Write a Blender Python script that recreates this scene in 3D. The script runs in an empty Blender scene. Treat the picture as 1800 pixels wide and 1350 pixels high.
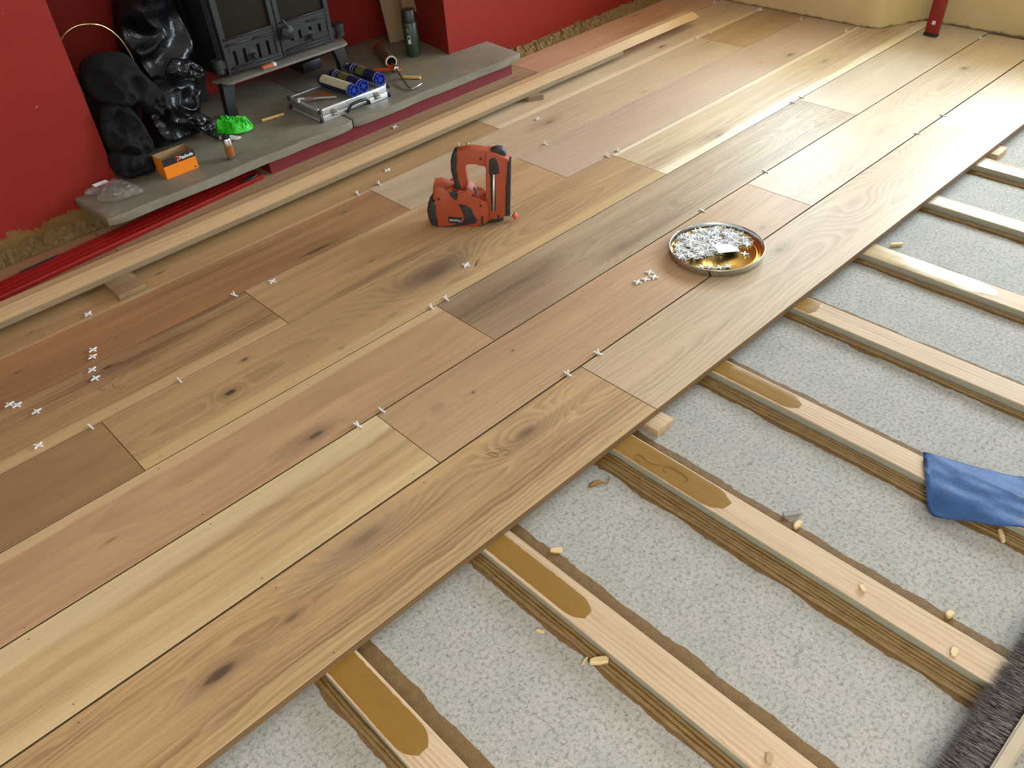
import bpy, bmesh, math, random
from mathutils import Vector, Matrix, noise as mnoise
random.seed(7)
sc = bpy.context.scene
C = sc.collection

# ------------------------------------------------------------------ camera, world, light, exposure
ZT = 0.044            # top of the laid boards; the concrete slab is z = 0
BT = 0.024            # top of the battens
HZ = 0.135            # top of the slate hearth
cam_d = bpy.data.cameras.new('camera'); cam = bpy.data.objects.new('camera', cam_d); C.objects.link(cam)
cam_d.sensor_width = 36.0; cam_d.lens = 36.0 * 1498.54 / 1800.0; cam_d.clip_start = 0.02
yaw, pitch, roll = 0.868531, 0.694060, 0.091771
fwd = Vector((math.cos(yaw)*math.cos(pitch), math.sin(yaw)*math.cos(pitch), -math.sin(pitch)))
rt = Vector((math.sin(yaw), -math.cos(yaw), 0)); dn = fwd.cross(rt)
r2 = math.cos(roll)*rt + math.sin(roll)*dn; d2 = -math.sin(roll)*rt + math.cos(roll)*dn
cam.matrix_world = Matrix(((r2.x, -d2.x, -fwd.x, 0), (r2.y, -d2.y, -fwd.y, 0), (r2.z, -d2.z, -fwd.z, 1.4+ZT), (0, 0, 0, 1)))
sc.camera = cam

wd = bpy.data.worlds.new('sky'); sc.world = wd; wd.use_nodes = True
bgn = wd.node_tree.nodes['Background']; bgn.inputs[0].default_value = (0.80, 0.90, 1.0, 1); bgn.inputs[1].default_value = 1.0

def area(name, loc, direction, sx, sy, power, col):
    l = bpy.data.lights.new(name, 'AREA'); l.shape = 'RECTANGLE'; l.size = sx; l.size_y = sy; l.energy = power; l.color = col
    o = bpy.data.objects.new(name, l); C.objects.link(o); o.location = loc
    o.rotation_euler = Vector(direction).to_track_quat('-Z', 'Y').to_euler()
    return o
# daylight entering through the window in the far recess, plus an added fill lamp on the photographer's right
area('window_daylight', (4.80, 0.70, 1.16), (-1, 0.0, 0.0), 1.90, 1.00, 130, (0.68, 0.84, 1.0))
area('pier_window_daylight', (4.66, 2.36, 0.92), (-1, -0.05, 0.0), 0.78, 0.60, 30, (0.68, 0.84, 1.0))
area('side_fill_lamp', (-0.45, -1.33, 1.60), (-0.15, 0.8, -1.8), 1.6, 1.2, 56, (1.0, 0.98, 0.94))  # fill lamp added inside the closed side wall, which has no window

vs = sc.view_settings
vs.view_transform = 'Standard'; vs.look = 'None'; vs.gamma = 1.0; vs.use_curve_mapping = False; vs.exposure = 0.90
sc.cycles.max_bounces = 6; sc.cycles.diffuse_bounces = 3; sc.cycles.glossy_bounces = 3; sc.cycles.caustics_reflective = False; sc.cycles.caustics_refractive = False

# ------------------------------------------------------------------ node helpers
def lin(r, g, b):
    f = lambda c: (c/255/12.92) if c/255 <= 0.04045 else ((c/255+0.055)/1.055)**2.4
    return (f(r), f(g), f(b), 1.0)

class NB:
    def __init__(s, name):
        s.mat = bpy.data.materials.new(name); s.mat.use_nodes = True
        s.t = s.mat.node_tree; s.t.nodes.clear()
        s.out = s.t.nodes.new('ShaderNodeOutputMaterial')
    def put(s, sock, v):
        if isinstance(v, bpy.types.NodeSocket): s.t.links.new(v, sock)
        elif v is not None:
            try: sock.default_value = v
            except Exception: sock.default_value = tuple(v)[:3]
    def m(s, op, a, b=None, c=None, clamp=False):
        n = s.t.nodes.new('ShaderNodeMath'); n.operation = op; n.use_clamp = clamp
        s.put(n.inputs[0], a); s.put(n.inputs[1], b); s.put(n.inputs[2], c)
        return n.outputs[0]
    def vm(s, op, a, b=None):
        n = s.t.nodes.new('ShaderNodeVectorMath'); n.operation = op
        s.put(n.inputs[0], a); s.put(n.inputs[1], b)
        return n.outputs['Value'] if op == 'LENGTH' else n.outputs[0]
    def pos(s):
        return s.t.nodes.new('ShaderNodeTexCoord').outputs['Object']
    def xyz(s, v):
        n = s.t.nodes.new('ShaderNodeSeparateXYZ'); s.put(n.inputs[0], v); return n.outputs
    def noise(s, vec, scale=1.0, detail=3.0, rough=0.55, dist=0.0):
        n = s.t.nodes.new('ShaderNodeTexNoise'); s.put(n.inputs['Vector'], vec)
        n.inputs['Scale'].default_value = scale; n.inputs['Detail'].default_value = detail
        n.inputs['Roughness'].default_value = rough; n.inputs['Distortion'].default_value = dist
        return n.outputs['Fac']
    def vor(s, vec, scale):
        n = s.t.nodes.new('ShaderNodeTexVoronoi'); s.put(n.inputs['Vector'], vec); n.inputs['Scale'].default_value = scale
        return n.outputs['Distance']
    def mix(s, f, a, b, mode='MIX'):
        n = s.t.nodes.new('ShaderNodeMix'); n.data_type = 'RGBA'; n.blend_type = mode; n.clamp_factor = True
        s.put(n.inputs[0], f); s.put(n.inputs[6], a); s.put(n.inputs[7], b)
        return n.outputs[2]
    def step(s, f, lo, hi):
        n = s.t.nodes.new('ShaderNodeMapRange'); n.interpolation_type = 'SMOOTHSTEP'
        s.put(n.inputs[0], f); n.inputs[1].default_value = lo; n.inputs[2].default_value = hi
        return n.outputs[0]
    def bump(s, h, strength=0.3, dist=0.002):
        n = s.t.nodes.new('ShaderNodeBump'); n.inputs['Strength'].default_value = strength; n.inputs['Distance'].default_value = dist
        s.put(n.inputs['Height'], h); return n.outputs[0]
    def bsdf(s, col, rough=0.5, metal=0.0, normal=None, spec=0.5, **kw):
        n = s.t.nodes.new('ShaderNodeBsdfPrincipled')
        s.put(n.inputs['Base Color'], col); s.put(n.inputs['Roughness'], rough); s.put(n.inputs['Metallic'], metal)
        s.put(n.inputs['Specular IOR Level'], spec)
        if normal is not None: s.put(n.inputs['Normal'], normal)
        for k, v in kw.items(): s.put(n.inputs[k.replace('_', ' ')], v)
        s.t.links.new(n.outputs[0], s.out.inputs[0])
        return s.mat

def plain(name, col, rough=0.5, metal=0.0, var=0.12, scale=30, bumpy=0.0, **kw):
    b = NB(name); p = b.pos()
    n = b.noise(p, scale, 4)
    c = b.mix(n, tuple(x*(1-var) for x in col[:3])+(1,), tuple(min(1, x*(1+var)) for x in col[:3])+(1,))
    nr = b.bump(b.noise(p, scale*4, 3), bumpy, 0.003) if bumpy else None
    return b.bsdf(c, rough, metal, nr, **kw)

# oak: flat-sawn growth rings bent round the knots, fibre, streaks, sapwood edges
def oak(name, light, dark, seed=0, yc=0.0, h0=0.15, h1=0.12, sp=0.012, ring=0.55, fib=0.35, streak=0.7, warp=0.05,
        knots=(), sap=(), grey=0.0, greycol=(120, 105, 85), clouds=0.3, blotch=(), rough=0.46, axis=0, spec=0.55, coat=0.45):
    ds = lambda c: tuple(x*0.95+0.05*(0.3*c[0]+0.59*c[1]+0.11*c[2])+d for x, d in zip(c, (2, 3, 1)))
    light, dark, greycol = ds(light), ds(dark), ds(greycol)
    sap = [(a_, b_, c_, ds(d_)) for a_, b_, c_, d_ in sap]
    b = NB(name); p0 = b.pos()
    if axis == 1:
        n = b.t.nodes.new('ShaderNodeMapping'); b.put(n.inputs[0], p0); n.inputs['Rotation'].default_value = (0, 0, -math.pi/2); p0 = n.outputs[0]
    ps = b.vm('ADD', p0, (seed*3.17, seed*1.31, seed*0.73))
    X, Y, Z = b.xyz(p0)
    wn = b.m('SUBTRACT', b.noise(b.vm('MULTIPLY', ps, (1.8, 8, 8)), 1, 3, 0.6), 0.5)
    ln = b.m('SUBTRACT', b.noise(b.vm('MULTIPLY', ps, (0.75, 0, 0)), 1, 2, 0.5), 0.5)
    h = b.m('MULTIPLY_ADD', ln, h1*2, h0)
    yr = b.m('MULTIPLY_ADD', wn, warp, b.m('SUBTRACT', Y, yc))
    jn = b.m('SUBTRACT', b.noise(b.vm('MULTIPLY', ps, (26, 70, 70)), 1, 2, 0.6), 0.5)
    yr = b.m('MULTIPLY_ADD', jn, 0.007, yr)
    v = b.m('SQRT', b.m('ADD', b.m('MULTIPLY', yr, yr), b.m('MULTIPLY', h, h)))
    qs = []
    pk = p0
    for (kx, ky, la, lb, amp, dk) in knots:
        q = b.vm('LENGTH', b.vm('MULTIPLY', b.vm('SUBTRACT', pk, (kx, ky, 0)), (1/la, 1/lb, 0)))
        q = b.m('MULTIPLY_ADD', wn, 0.9, q)
        g = b.m('EXPONENT', b.m('MULTIPLY', b.m('MULTIPLY', q, q), -1.0))
        v = b.m('MULTIPLY_ADD', g, amp, v)
        qs.append((q, g, dk))
    fibn = b.noise(b.vm('MULTIPLY', ps, (9, 330, 330)), 1, 2, 0.65)
    r = b.m('FRACT', b.m('MULTIPLY_ADD', wn, 0.9, b.m('DIVIDE', v, sp)))
    r = b.m('MULTIPLY', b.step(r, 0.05, 0.8), b.m('SUBTRACT', 1.0, b.step(r, 0.86, 1.0)))
    rmod = b.noise(b.vm('MULTIPLY', ps, (1.3, 14, 14)), 1, 2, 0.6)
    rr = b.m('MULTIPLY', r, b.m('MULTIPLY', b.step(rmod, 0.25, 0.75), ring*0.8))
    st = b.m('MULTIPLY', b.m('SUBTRACT', b.noise(b.vm('MULTIPLY', ps, (0.8, 26, 26)), 1, 4, 0.62), 0.5), streak*1.6)
    fb = b.m('MULTIPLY', b.m('SUBTRACT', fibn, 0.5), fib*2)
    cl = b.m('MULTIPLY', b.m('SUBTRACT', b.noise(b.vm('MULTIPLY', ps, (1.6, 5, 5)), 1, 2, 0.5), 0.5), clouds*2)
    f = b.m('ADD', b.m('ADD', rr, st), b.m('ADD', fb, cl))
    f = b.m('ADD', f, 0.28, clamp=True)
    col = b.mix(f, lin(*light), lin(*dark))
    if grey:
        gm = b.step(b.noise(b.vm('MULTIPLY', ps, (0.9, 9, 9)), 1, 4, 0.6), 0.35, 0.75)
        col = b.mix(b.m('MULTIPLY', gm, grey), col, lin(*greycol))
    for (bx, by, la, lb, s_, cc) in blotch:
        q = b.vm('LENGTH', b.vm('MULTIPLY', b.vm('SUBTRACT', p0, (bx, by, 0)), (1/la, 1/lb, 0)))
        q = b.m('ADD', b.m('MULTIPLY_ADD', wn, 1.0, q), b.m('MULTIPLY', st, 0.6))
        col = b.mix(b.m('MULTIPLY', b.m('SUBTRACT', 1.0, b.step(q, 0.35, 1.15)), s_), col, b.mix(b.m('MULTIPLY_ADD', b.m('ADD', st, fb), 1.6, 0.45, clamp=True), lin(*[min(255, c*1.22) for c in cc]), lin(*[c*0.60 for c in cc])))
    for (sy, wdt, s_, cc) in sap:
        d = b.m('ABSOLUTE', b.m('SUBTRACT', Y, sy))
        d = b.m('ADD', b.m('DIVIDE', d, wdt), b.m('MULTIPLY', wn, 0.8))
        col = b.mix(b.m('MULTIPLY', b.m('SUBTRACT', 1.0, b.step(d, 0.75, 1.05)), s_), col, b.mix(b.m('MULTIPLY', f, 0.6), lin(*cc), lin(*[c*0.78 for c in cc])))
    for (q, g, dk) in qs:
        col = b.mix(b.m('MULTIPLY', b.m('EXPONENT', b.m('MULTIPLY', b.m('MULTIPLY', q, q), -2.2)), dk*0.75), col, lin(104, 84, 62))
        core = b.m('SUBTRACT', 1.0, b.step(b.m('ADD', q, b.m('MULTIPLY', b.m('SUBTRACT', fibn, 0.5), 0.5)), 0.16, 0.42))
        col = b.mix(b.m('MULTIPLY', core, dk), col, lin(62, 44, 30))
    rg = b.m('MULTIPLY_ADD', fibn, 0.12, rough-0.06)
    return b.bsdf(col, rg, 0.0, None, spec=spec, Coat_Weight=coat, Coat_Roughness=0.62)

# ------------------------------------------------------------------ mesh helpers
def link(name, me, mat=None, parent=None, smooth=False, loc=None, rot=None):
    o = bpy.data.objects.new(name, me); C.objects.link(o)
    if mat is not None and not me.materials: me.materials.append(mat)
    if smooth:
        for p in me.polygons: p.use_smooth = True
    if parent is not None: o.parent = parent
    if loc: o.location = loc
    if rot: o.rotation_euler = rot
    return o
def obj(name, bm, mat=None, parent=None, smooth=False, loc=None, rot=None, auto=None):
    bmesh.ops.recalc_face_normals(bm, faces=bm.faces)
    me = bpy.data.meshes.new(name); bm.to_mesh(me); bm.free()
    if auto is not None:
        for p in me.polygons: p.use_smooth = True
        me.set_sharp_from_angle(angle=math.radians(auto))
    return link(name, me, mat, parent, smooth, loc, rot)
def tag(o, label=None, cat=None, group=None, kind=None):
    if label: o['label'] = label
    if cat: o['category'] = cat
    if group: o['group'] = group
    if kind: o['kind'] = kind
    return o
def thing(name, label, cat, loc=(0, 0, 0), rot=(0, 0, 0), group=None):
    o = bpy.data.objects.new(name, None); C.objects.link(o); o.location = loc; o.rotation_euler = rot; o.empty_display_size = 0.05
    return tag(o, label, cat, group)
def box(bm, x0, x1, y0, y1, z0, z1):
    v = [bm.verts.new(p) for p in ((x0,y0,z0),(x1,y0,z0),(x1,y1,z0),(x0,y1,z0),(x0,y0,z1),(x1,y0,z1),(x1,y1,z1),(x0,y1,z1))]
    for f in ((0,3,2,1),(4,5,6,7),(0,1,5,4),(1,2,6,5),(2,3,7,6),(3,0,4,7)): bm.faces.new([v[i] for i in f])
    return v
def bxo(name, dims, mat, parent=None, bev=0.0, seg=2, **kw):
    bm = bmesh.new(); box(bm, *dims)
    if bev: bmesh.ops.bevel(bm, geom=bm.edges[:], offset=bev, segments=seg, profile=0.5, affect='EDGES')
    return obj(name, bm, mat, parent, auto=35 if bev else None, **kw)
def frame_of(axis):
    a = Vector(axis).normalized(); u = a.orthogonal().normalized(); return a, u, a.cross(u)
def lathe(bm, p0, p1, prof, seg=24, cap=True):
    """prof: (t along p0->p1 in metres, radius)"""
    p0, p1 = Vector(p0), Vector(p1); a, u, w = frame_of(p1-p0); rings = []
    for t, r in prof:
        rings.append([bm.verts.new(p0+a*t+(u*math.cos(2*math.pi*i/seg)+w*math.sin(2*math.pi*i/seg))*max(r, 1e-5)) for i in range(seg)])
    for A, B in zip(rings, rings[1:]):
        for i in range(seg): bm.faces.new((A[i], A[(i+1) % seg], B[(i+1) % seg], B[i]))
    if cap:
        bm.faces.new(rings[0][::-1]); bm.faces.new(rings[-1])
def cyl(bm, p0, p1, r, seg=16):
    L = (Vector(p1)-Vector(p0)).length; lathe(bm, p0, p1, [(0, r), (L, r)], seg)
def tube(bm, pts, r, seg=6, radii=None):
    pts = [Vector(p) for p in pts]; rings = []
    up = None
    for i, p in enumerate(pts):
        d = (pts[min(i+1, len(pts)-1)]-pts[max(i-1, 0)]).normalized()
        u = d.orthogonal().normalized() if up is None else (up-d*up.dot(d)).normalized()
        up = u; w = d.cross(u); rr = radii[i] if radii else r
        rings.append([bm.verts.new(p+(u*math.cos(2*math.pi*k/seg)+w*math.sin(2*math.pi*k/seg))*rr) for k in range(seg)])
    for A, B in zip(rings, rings[1:]):
        for k in range(seg): bm.faces.new((A[k], A[(k+1) % seg], B[(k+1) % seg], B[k]))
    bm.faces.new(rings[0][::-1]); bm.faces.new(rings[-1])
def prism(bm, pts, n0, n1, O=(0, 0, 0), ux=(1, 0, 0), uy=(0, 0, 1), nn=(0, 1, 0), bev=0.0, seg=2):
    O, ux, uy, nn = Vector(O), Vector(ux), Vector(uy), Vector(nn)
    A = [bm.verts.new(O+ux*x+uy*y+nn*n0) for x, y in pts]; B = [bm.verts.new(O+ux*x+uy*y+nn*n1) for x, y in pts]
    fs = [bm.faces.new(A[::-1]), bm.faces.new(B)]
    N = len(pts)
    for i in range(N): fs.append(bm.faces.new((A[i], A[(i+1) % N], B[(i+1) % N], B[i])))
    if bev:
        eds = list({e for f in fs[:2] for e in f.edges})
        bmesh.ops.bevel(bm, geom=eds, offset=bev, segments=seg, profile=0.5, affect='EDGES', clamp_overlap=True)
def spline(pts, n=8):
    P = [Vector(p) for p in pts]; out = []
    for i in range(len(P)-1):
        a, b_, c, d = P[max(i-1, 0)], P[i], P[i+1], P[min(i+2, len(P)-1)]
        for k in range(n):
            t = k/n; out.append(0.5*((2*b_)+(c-a)*t+(2*a-5*b_+4*c-d)*t*t+(3*b_-a-3*c+d)*t**3))
    return out+[P[-1]]
def resample(pts, N, smooth=2):
    P = [Vector(p) for p in pts]; L = [0]
    for i in range(len(P)): L.append(L[-1]+(P[(i+1) % len(P)]-P[i]).length)
    out = []
    for k in range(N):
        t = L[-1]*k/N; i = max(j for j in range(len(P)) if L[j] <= t+1e-9)
        a, b_ = P[i], P[(i+1) % len(P)]; out.append(a.lerp(b_, (t-L[i])/max(1e-9, L[i+1]-L[i])))
    for _ in range(smooth): out = [(out[i-1]+out[i]*2+out[(i+1) % N])/4 for i in range(N)]
    return out
def pillow(name, outline, O, ux, uy, nn, thick, mat, parent=None, amp=0.01, freq=14, N=64, R=18, smooth=True, back=0.6, seed=0, ridged=False, center=None, power=0.5, sm=2):
    """soft bulging form with the given outline (in the ux, uy plane), front and back"""
    O, ux, uy, nn = Vector(O), Vector(ux), Vector(uy), Vector(nn)
    P = resample(outline, N, sm); c = Vector(center) if center else sum(P, Vector((0, 0)))/N
    bm = bmesh.new()
    def disp(x, y, s):
        q = Vector((x*freq+seed, y*freq+s*3.3, seed*1.7))
        v = mnoise.noise(q)*0.6+mnoise.noise(q*2.3)*0.3+mnoise.noise(q*5)*0.15
        if ridged: v = (1-abs(mnoise.noise(q))*2)*0.6+(1-abs(mnoise.noise(q*2.1))*2)*0.4-0.3
        return v
    def side(s, t):
        rings = []; am = amp if s > 0 else amp*back
        for j in range(R+1):
            r = j/R; row = []
            if j == 0:
                am = amp if s > 0 else amp*back; h = t+disp(c.x, c.y, s)*am; row = [bm.verts.new(O+ux*c.x+uy*c.y+nn*(s*h))]
            else:
                for k in range(N):
                    p = c.lerp(P[k], r); e = (1-r**2.4)**power
                    h = t*e+disp(p.x, p.y, s)*am*min(1, (1-r)*4+0.0)
                    row.append(bm.verts.new(O+ux*p.x+uy*p.y+nn*(s*max(h, 0.0))) if j < R or s > 0 else None)
            rings.append(row)
        return rings
    F = side(1, thick); B = side(-1, thick*max(back, 0.02)); B[R] = F[R]
    for rg, fl in ((F, 0), (B, 1)):
        for k in range(N):
            a = (rg[0][0], rg[1][k], rg[1][(k+1) % N]); bm.faces.new(a[::-1] if fl else a)
        for j in range(1, R):
            for k in range(N):
                a = (rg[j][k], rg[j+1][k], rg[j+1][(k+1) % N], rg[j][(k+1) % N]); bm.faces.new(a[::-1] if fl else a)
    return obj(name, bm, mat, parent, smooth=smooth)
def text_mesh(name, s, size, mat, parent, M, extrude=0.0003, bold=False, shear=0.0):
    cu = bpy.data.curves.new(name+'_c', 'FONT'); cu.body = s; cu.size = size; cu.extrude = extrude; cu.shear = shear; cu.align_x = 'CENTER'; cu.align_y = 'CENTER'
    if bold: cu.offset = size*0.02
    to = bpy.data.objects.new(name+'_t', cu); C.objects.link(to)
    bpy.context.view_layer.update()
    me = bpy.data.meshes.new_from_object(to.evaluated_get(bpy.context.evaluated_depsgraph_get()))
    bpy.data.objects.remove(to); bpy.data.curves.remove(cu)
    me.materials.clear(); me.transform(M); me.name = name
    return link(name, me, mat, parent)
def basis(O, ux, uy):
    ux, uy = Vector(ux).normalized(), Vector(uy).normalized(); n = ux.cross(uy)
    return Matrix(((ux.x, uy.x, n.x, O[0]), (ux.y, uy.y, n.y, O[1]), (ux.z, uy.z, n.z, O[2]), (0, 0, 0, 1)))

# ------------------------------------------------------------------ materials of the setting
def red_wall_mat(zb=0.085):
    b = NB('red_paint'); p = b.pos(); X, Y, Z = b.xyz(p)
    n = b.noise(p, 6, 5, 0.6); n2 = b.noise(p, 22, 5, 0.7); n3 = b.noise(p, 70, 2)
    c = b.mix(n, lin(128, 33, 24), lin(140, 39, 29))
    # paint broken away along the foot of the wall
    m = b.m('SUBTRACT', 1.0, b.step(b.m('ADD', Z, b.m('MULTIPLY', b.m('SUBTRACT', b.noise(p, 14, 6, 0.75), 0.5), 0.16)), zb, zb+0.015))
    c = b.mix(m, c, b.mix(n2, lin(150, 112, 52), lin(92, 70, 44)))
    sp = b.step(b.noise(p, 45, 1), 0.80, 0.84)
    c = b.mix(b.m('MULTIPLY', sp, 0.5), c, lin(200, 130, 110))
    return b.bsdf(c, 0.55, 0, b.bump(b.m('ADD', n3, b.m('MULTIPLY', m, n2)), 0.25, 0.004), spec=0.2)
def concrete_mat():
    b = NB('concrete'); p = b.pos()
    n1 = b.noise(p, 3.2, 4, 0.6); n2 = b.noise(p, 115, 4, 0.72); n3 = b.noise(p, 240, 2, 0.6); n4 = b.noise(p, 26, 4, 0.7)
    n5 = b.noise(p, 14, 3, 0.6)
    c = b.mix(b.step(n5, 0.35, 0.65), lin(168, 160, 149), lin(156, 153, 142))
    c = b.mix(b.m('MULTIPLY', n1, 0.5), c, lin(182, 178, 168))
    c = b.mix(b.m('MULTIPLY', b.step(n2, 0.47, 0.62), 0.6), c, lin(116, 111, 100))
    c = b.mix(b.m('MULTIPLY', b.step(n3, 0.58, 0.72), 0.6), c, lin(208, 205, 198))
    pit = b.step(b.m('ADD', n2, b.m('MULTIPLY', b.m('SUBTRACT', n4, 0.5), 0.5)), 0.66, 0.74)
    c = b.mix(b.m('MULTIPLY', pit, 0.8), c, lin(74, 68, 58))
    big = b.step(b.noise(p, 9, 5, 0.75), 0.64, 0.72)
    c = b.mix(b.m('MULTIPLY', big, 0.35), c, lin(110, 98, 82))
    return b.bsdf(c, 0.8, 0, b.bump(b.m('SUBTRACT', b.m('ADD', n2, n3), b.m('MULTIPLY', pit, 0.8)), 0.5, 0.0025), spec=0.25)
def cream_mat():
    b = NB('cream_paint'); p = b.pos(); X, Y, Z = b.xyz(p)
    n = b.noise(p, 5, 5, 0.6)
    c = b.mix(n, lin(206, 182, 128), lin(220, 198, 146))
    m = b.m('SUBTRACT', 1.0, b.step(b.m('ADD', Z, b.m('MULTIPLY', b.m('SUBTRACT', b.noise(p, 20, 5, 0.7), 0.5), 0.03)), 0.044, 0.056))
    c = b.mix(m, c, lin(120, 98, 66))
    return b.bsdf(c, 0.6, 0, b.bump(b.noise(p, 40, 4), 0.12, 0.004), spec=0.3)
def slate_mat():
    b = NB('slate'); p = b.pos()
    n1 = b.noise(p, 5, 6, 0.65); n2 = b.noise(b.vm('MULTIPLY', p, (1, 2, 12)), 14, 5, 0.7); X, Y, Z = b.xyz(p)
    c = b.mix(n1, lin(96, 92, 80), lin(148, 138, 116))
    c = b.mix(b.m('MULTIPLY', b.step(n2, 0.48, 0.75), 0.6), c, lin(158, 144, 120))
    c = b.mix(b.m('MULTIPLY', b.step(b.noise(p, 3, 4), 0.52, 0.66), 0.45), c, lin(142, 118, 82))
    c = b.mix(b.step(b.noise(p, 60, 2), 0.74, 0.80), c, lin(196, 190, 180))
    return b.bsdf(c, 0.5, 0, b.bump(b.m('ADD', n1, b.m('MULTIPLY', n2, 0.5)), 0.3, 0.004))
M_red2 = red_wall_mat(0.035); M_red, M_conc, M_cream, M_slate = red_wall_mat(), concrete_mat(), cream_mat(), slate_mat()
M_ceil = plain('ceiling_white', (0.78, 0.76, 0.72), 0.8, scale=4)
M_plaster = plain('crumbled_plaster', lin(132, 106, 62), 0.95, var=0.5, scale=70, bumpy=0.9)
M_white_frame = plain('white_gloss', (0.75, 0.75, 0.73), 0.35)

# ------------------------------------------------------------------ the setting
WY = 3.10
def struct(name, bm, mat, label=None, parent=None, auto=None):
    o = obj(name, bm, mat, parent, auto=auto)
    if parent is None: o['kind'] = 'structure'
    if label: o['label'] = label
    return o
bm = bmesh.new(); box(bm, -2.1, 4.9, -2.3, 3.75, -0.12, 0.0)
struct('floor_slab', bm, M_conc, 'grey speckled concrete slab between the bare battens')
# chimney breast wall with the fireplace alcove (left, right, lintel, reveals)
bm = bmesh.new(); box(bm, -2.1, 0.853, WY, 3.75, -0.02, 2.45)
wl = struct('wall_left', bm, M_red, 'red painted wall left of the fireplace with broken plaster at its foot')
bm = bmesh.new()
prism(bm, [(2.432, WY), (4.3, WY), (4.3, 3.75), (2.56, 3.75)], -0.02, 2.45, ux=(1, 0, 0), uy=(0, 1, 0), nn=(0, 0, 1))
wr = struct('wall_right', bm, M_red2, 'red painted wall right of the fireplace running to the far corner')
bm = bmesh.new(); box(bm, 0.80, 2.60, WY+0.005, 3.75, 1.25, 2.45)
struct('wall_lintel', bm, M_red, 'red painted wall over the fireplace opening')
bm = bmesh.new(); box(bm, 0.80, 2.62, 3.62, 3.75, -0.02, 1.30)
struct('wall_alcove', bm, M_red, 'dark red back wall of the fireplace alcove')
# far cream wall: pier, rounded corner, recess with the window
bm = bmesh.new()
cor = [(4.0, 3.2), (4.0, 1.93)]+[(4.07-0.07*math.cos(a), 1.93-0.085*math.sin(a)) for a in (0.4, 0.8, 1.2, 1.5)]+[(4.25, 1.755), (4.25, 1.70), (4.75, 1.70), (4.75, 3.2)]
prism(bm, cor, -0.02, 0.62, ux=(1, 0, 0), uy=(0, 1, 0), nn=(0, 0, 1))
prism(bm, cor, 1.22, 2.45, ux=(1, 0, 0), uy=(0, 1, 0), nn=(0, 0, 1))
prism(bm, cor[1:-1]+[(4.75, 1.95), (4.0, 1.95)], 0.62, 1.22, ux=(1, 0, 0), uy=(0, 1, 0), nn=(0, 0, 1))
box(bm, 4.0, 4.75, 2.78, 3.2, 0.62, 1.22)
struct('wall_far', bm, M_cream, 'cream painted wall pier with a rounded corner beside the recess', auto=40)
bm = bmesh.new()
box(bm, 4.24, 4.75, -2.3, 1.72, -0.02, 0.68); box(bm, 4.24, 4.75, -2.3, -0.28, 0.68, 2.45); box(bm, 4.24, 4.75, 1.66, 1.72, 0.68, 2.45); box(bm, 4.24, 4.75, -0.28, 1.66, 1.66, 2.45)
struct('wall_recess', bm, M_cream, 'cream painted recess wall under the window')
bm = bmesh.new()
for d in ((4.68, 4.74, -0.28, -0.23, 0.68, 1.66), (4.68, 4.74, 1.61, 1.66, 0.68, 1.66), (4.68, 4.74, -0.23, 1.61, 0.68, 0.72), (4.68, 4.74, -0.23, 1.61, 1.62, 1.66), (4.68, 4.74, 0.67, 0.71, 0.72, 1.62)): box(bm, *d)
struct('window_1', bm, M_white_frame, 'white window frame in the cream recess wall')
bm = bmesh.new()
for d in ((4.56, 4.61, 1.95, 1.98, 0.62, 1.22), (4.56, 4.61, 2.75, 2.78, 0.62, 1.22), (4.56, 4.61, 1.98, 2.75, 0.62, 0.65), (4.56, 4.61, 1.98, 2.75, 1.19, 1.22)): box(bm, *d)
struct('window_2', bm, M_white_frame, 'white window frame in the cream wall pier')
bm = bmesh.new(); box(bm, -2.1, -2.0, -2.3, 3.2, -0.02, 2.45); struct('wall_back', bm, M_ceil, 'white wall behind the photographer')
bm = bmesh.new(); box(bm, -2.1, 4.3, -1.50, -1.40, -0.02, 2.45); struct('wall_side', bm, M_ceil, 'white wall on the open side of the room')
bm = bmesh.new(); box(bm, -2.1, 4.9, -2.3, 3.75, 2.45, 2.55); struct('ceiling', bm, M_ceil, 'white ceiling')

def rubble(parent, x0, x1, y0, y1, zmax, seed):
    bm = bmesh.new(); n = int((x1-x0)/0.008); rows = []
    for i in range(n+1):
        x = x0+(x1-x0)*i/n; row = []
        hh = zmax*(0.45+0.9*abs(mnoise.noise(Vector((x*9, seed, 0))))+0.5*mnoise.noise(Vector((x*40, seed, 2))))
        for j in range(8):
            t = j/7; y = y0+(y1-y0)*t+0.006*mnoise.noise(Vector((x*70, j*1.3, seed)))
            z = ZT-0.035+(hh+0.03)*t**0.8+0.012*mnoise.noise(Vector((x*85, j*2.1, seed+5)))
            row.append(bm.verts.new((x, y, z)))
        rows.append(row)
    for A, B in zip(rows, rows[1:]):
        for j in range(7): bm.faces.new((A[j], B[j], B[j+1], A[j+1]))
    o = obj('crumbled_plaster', bm, M_plaster, parent, smooth=False); o['label'] = 'yellow-brown crumbled plaster along the wall foot'; o['kind'] = 'stuff'
rubble(wl, -0.6, 0.75, 2.985, WY+0.005, 0.030, 1.0)
rubble(wr, 2.72, 4.0, 2.990, WY+0.005, 0.024, 4.0)

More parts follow.
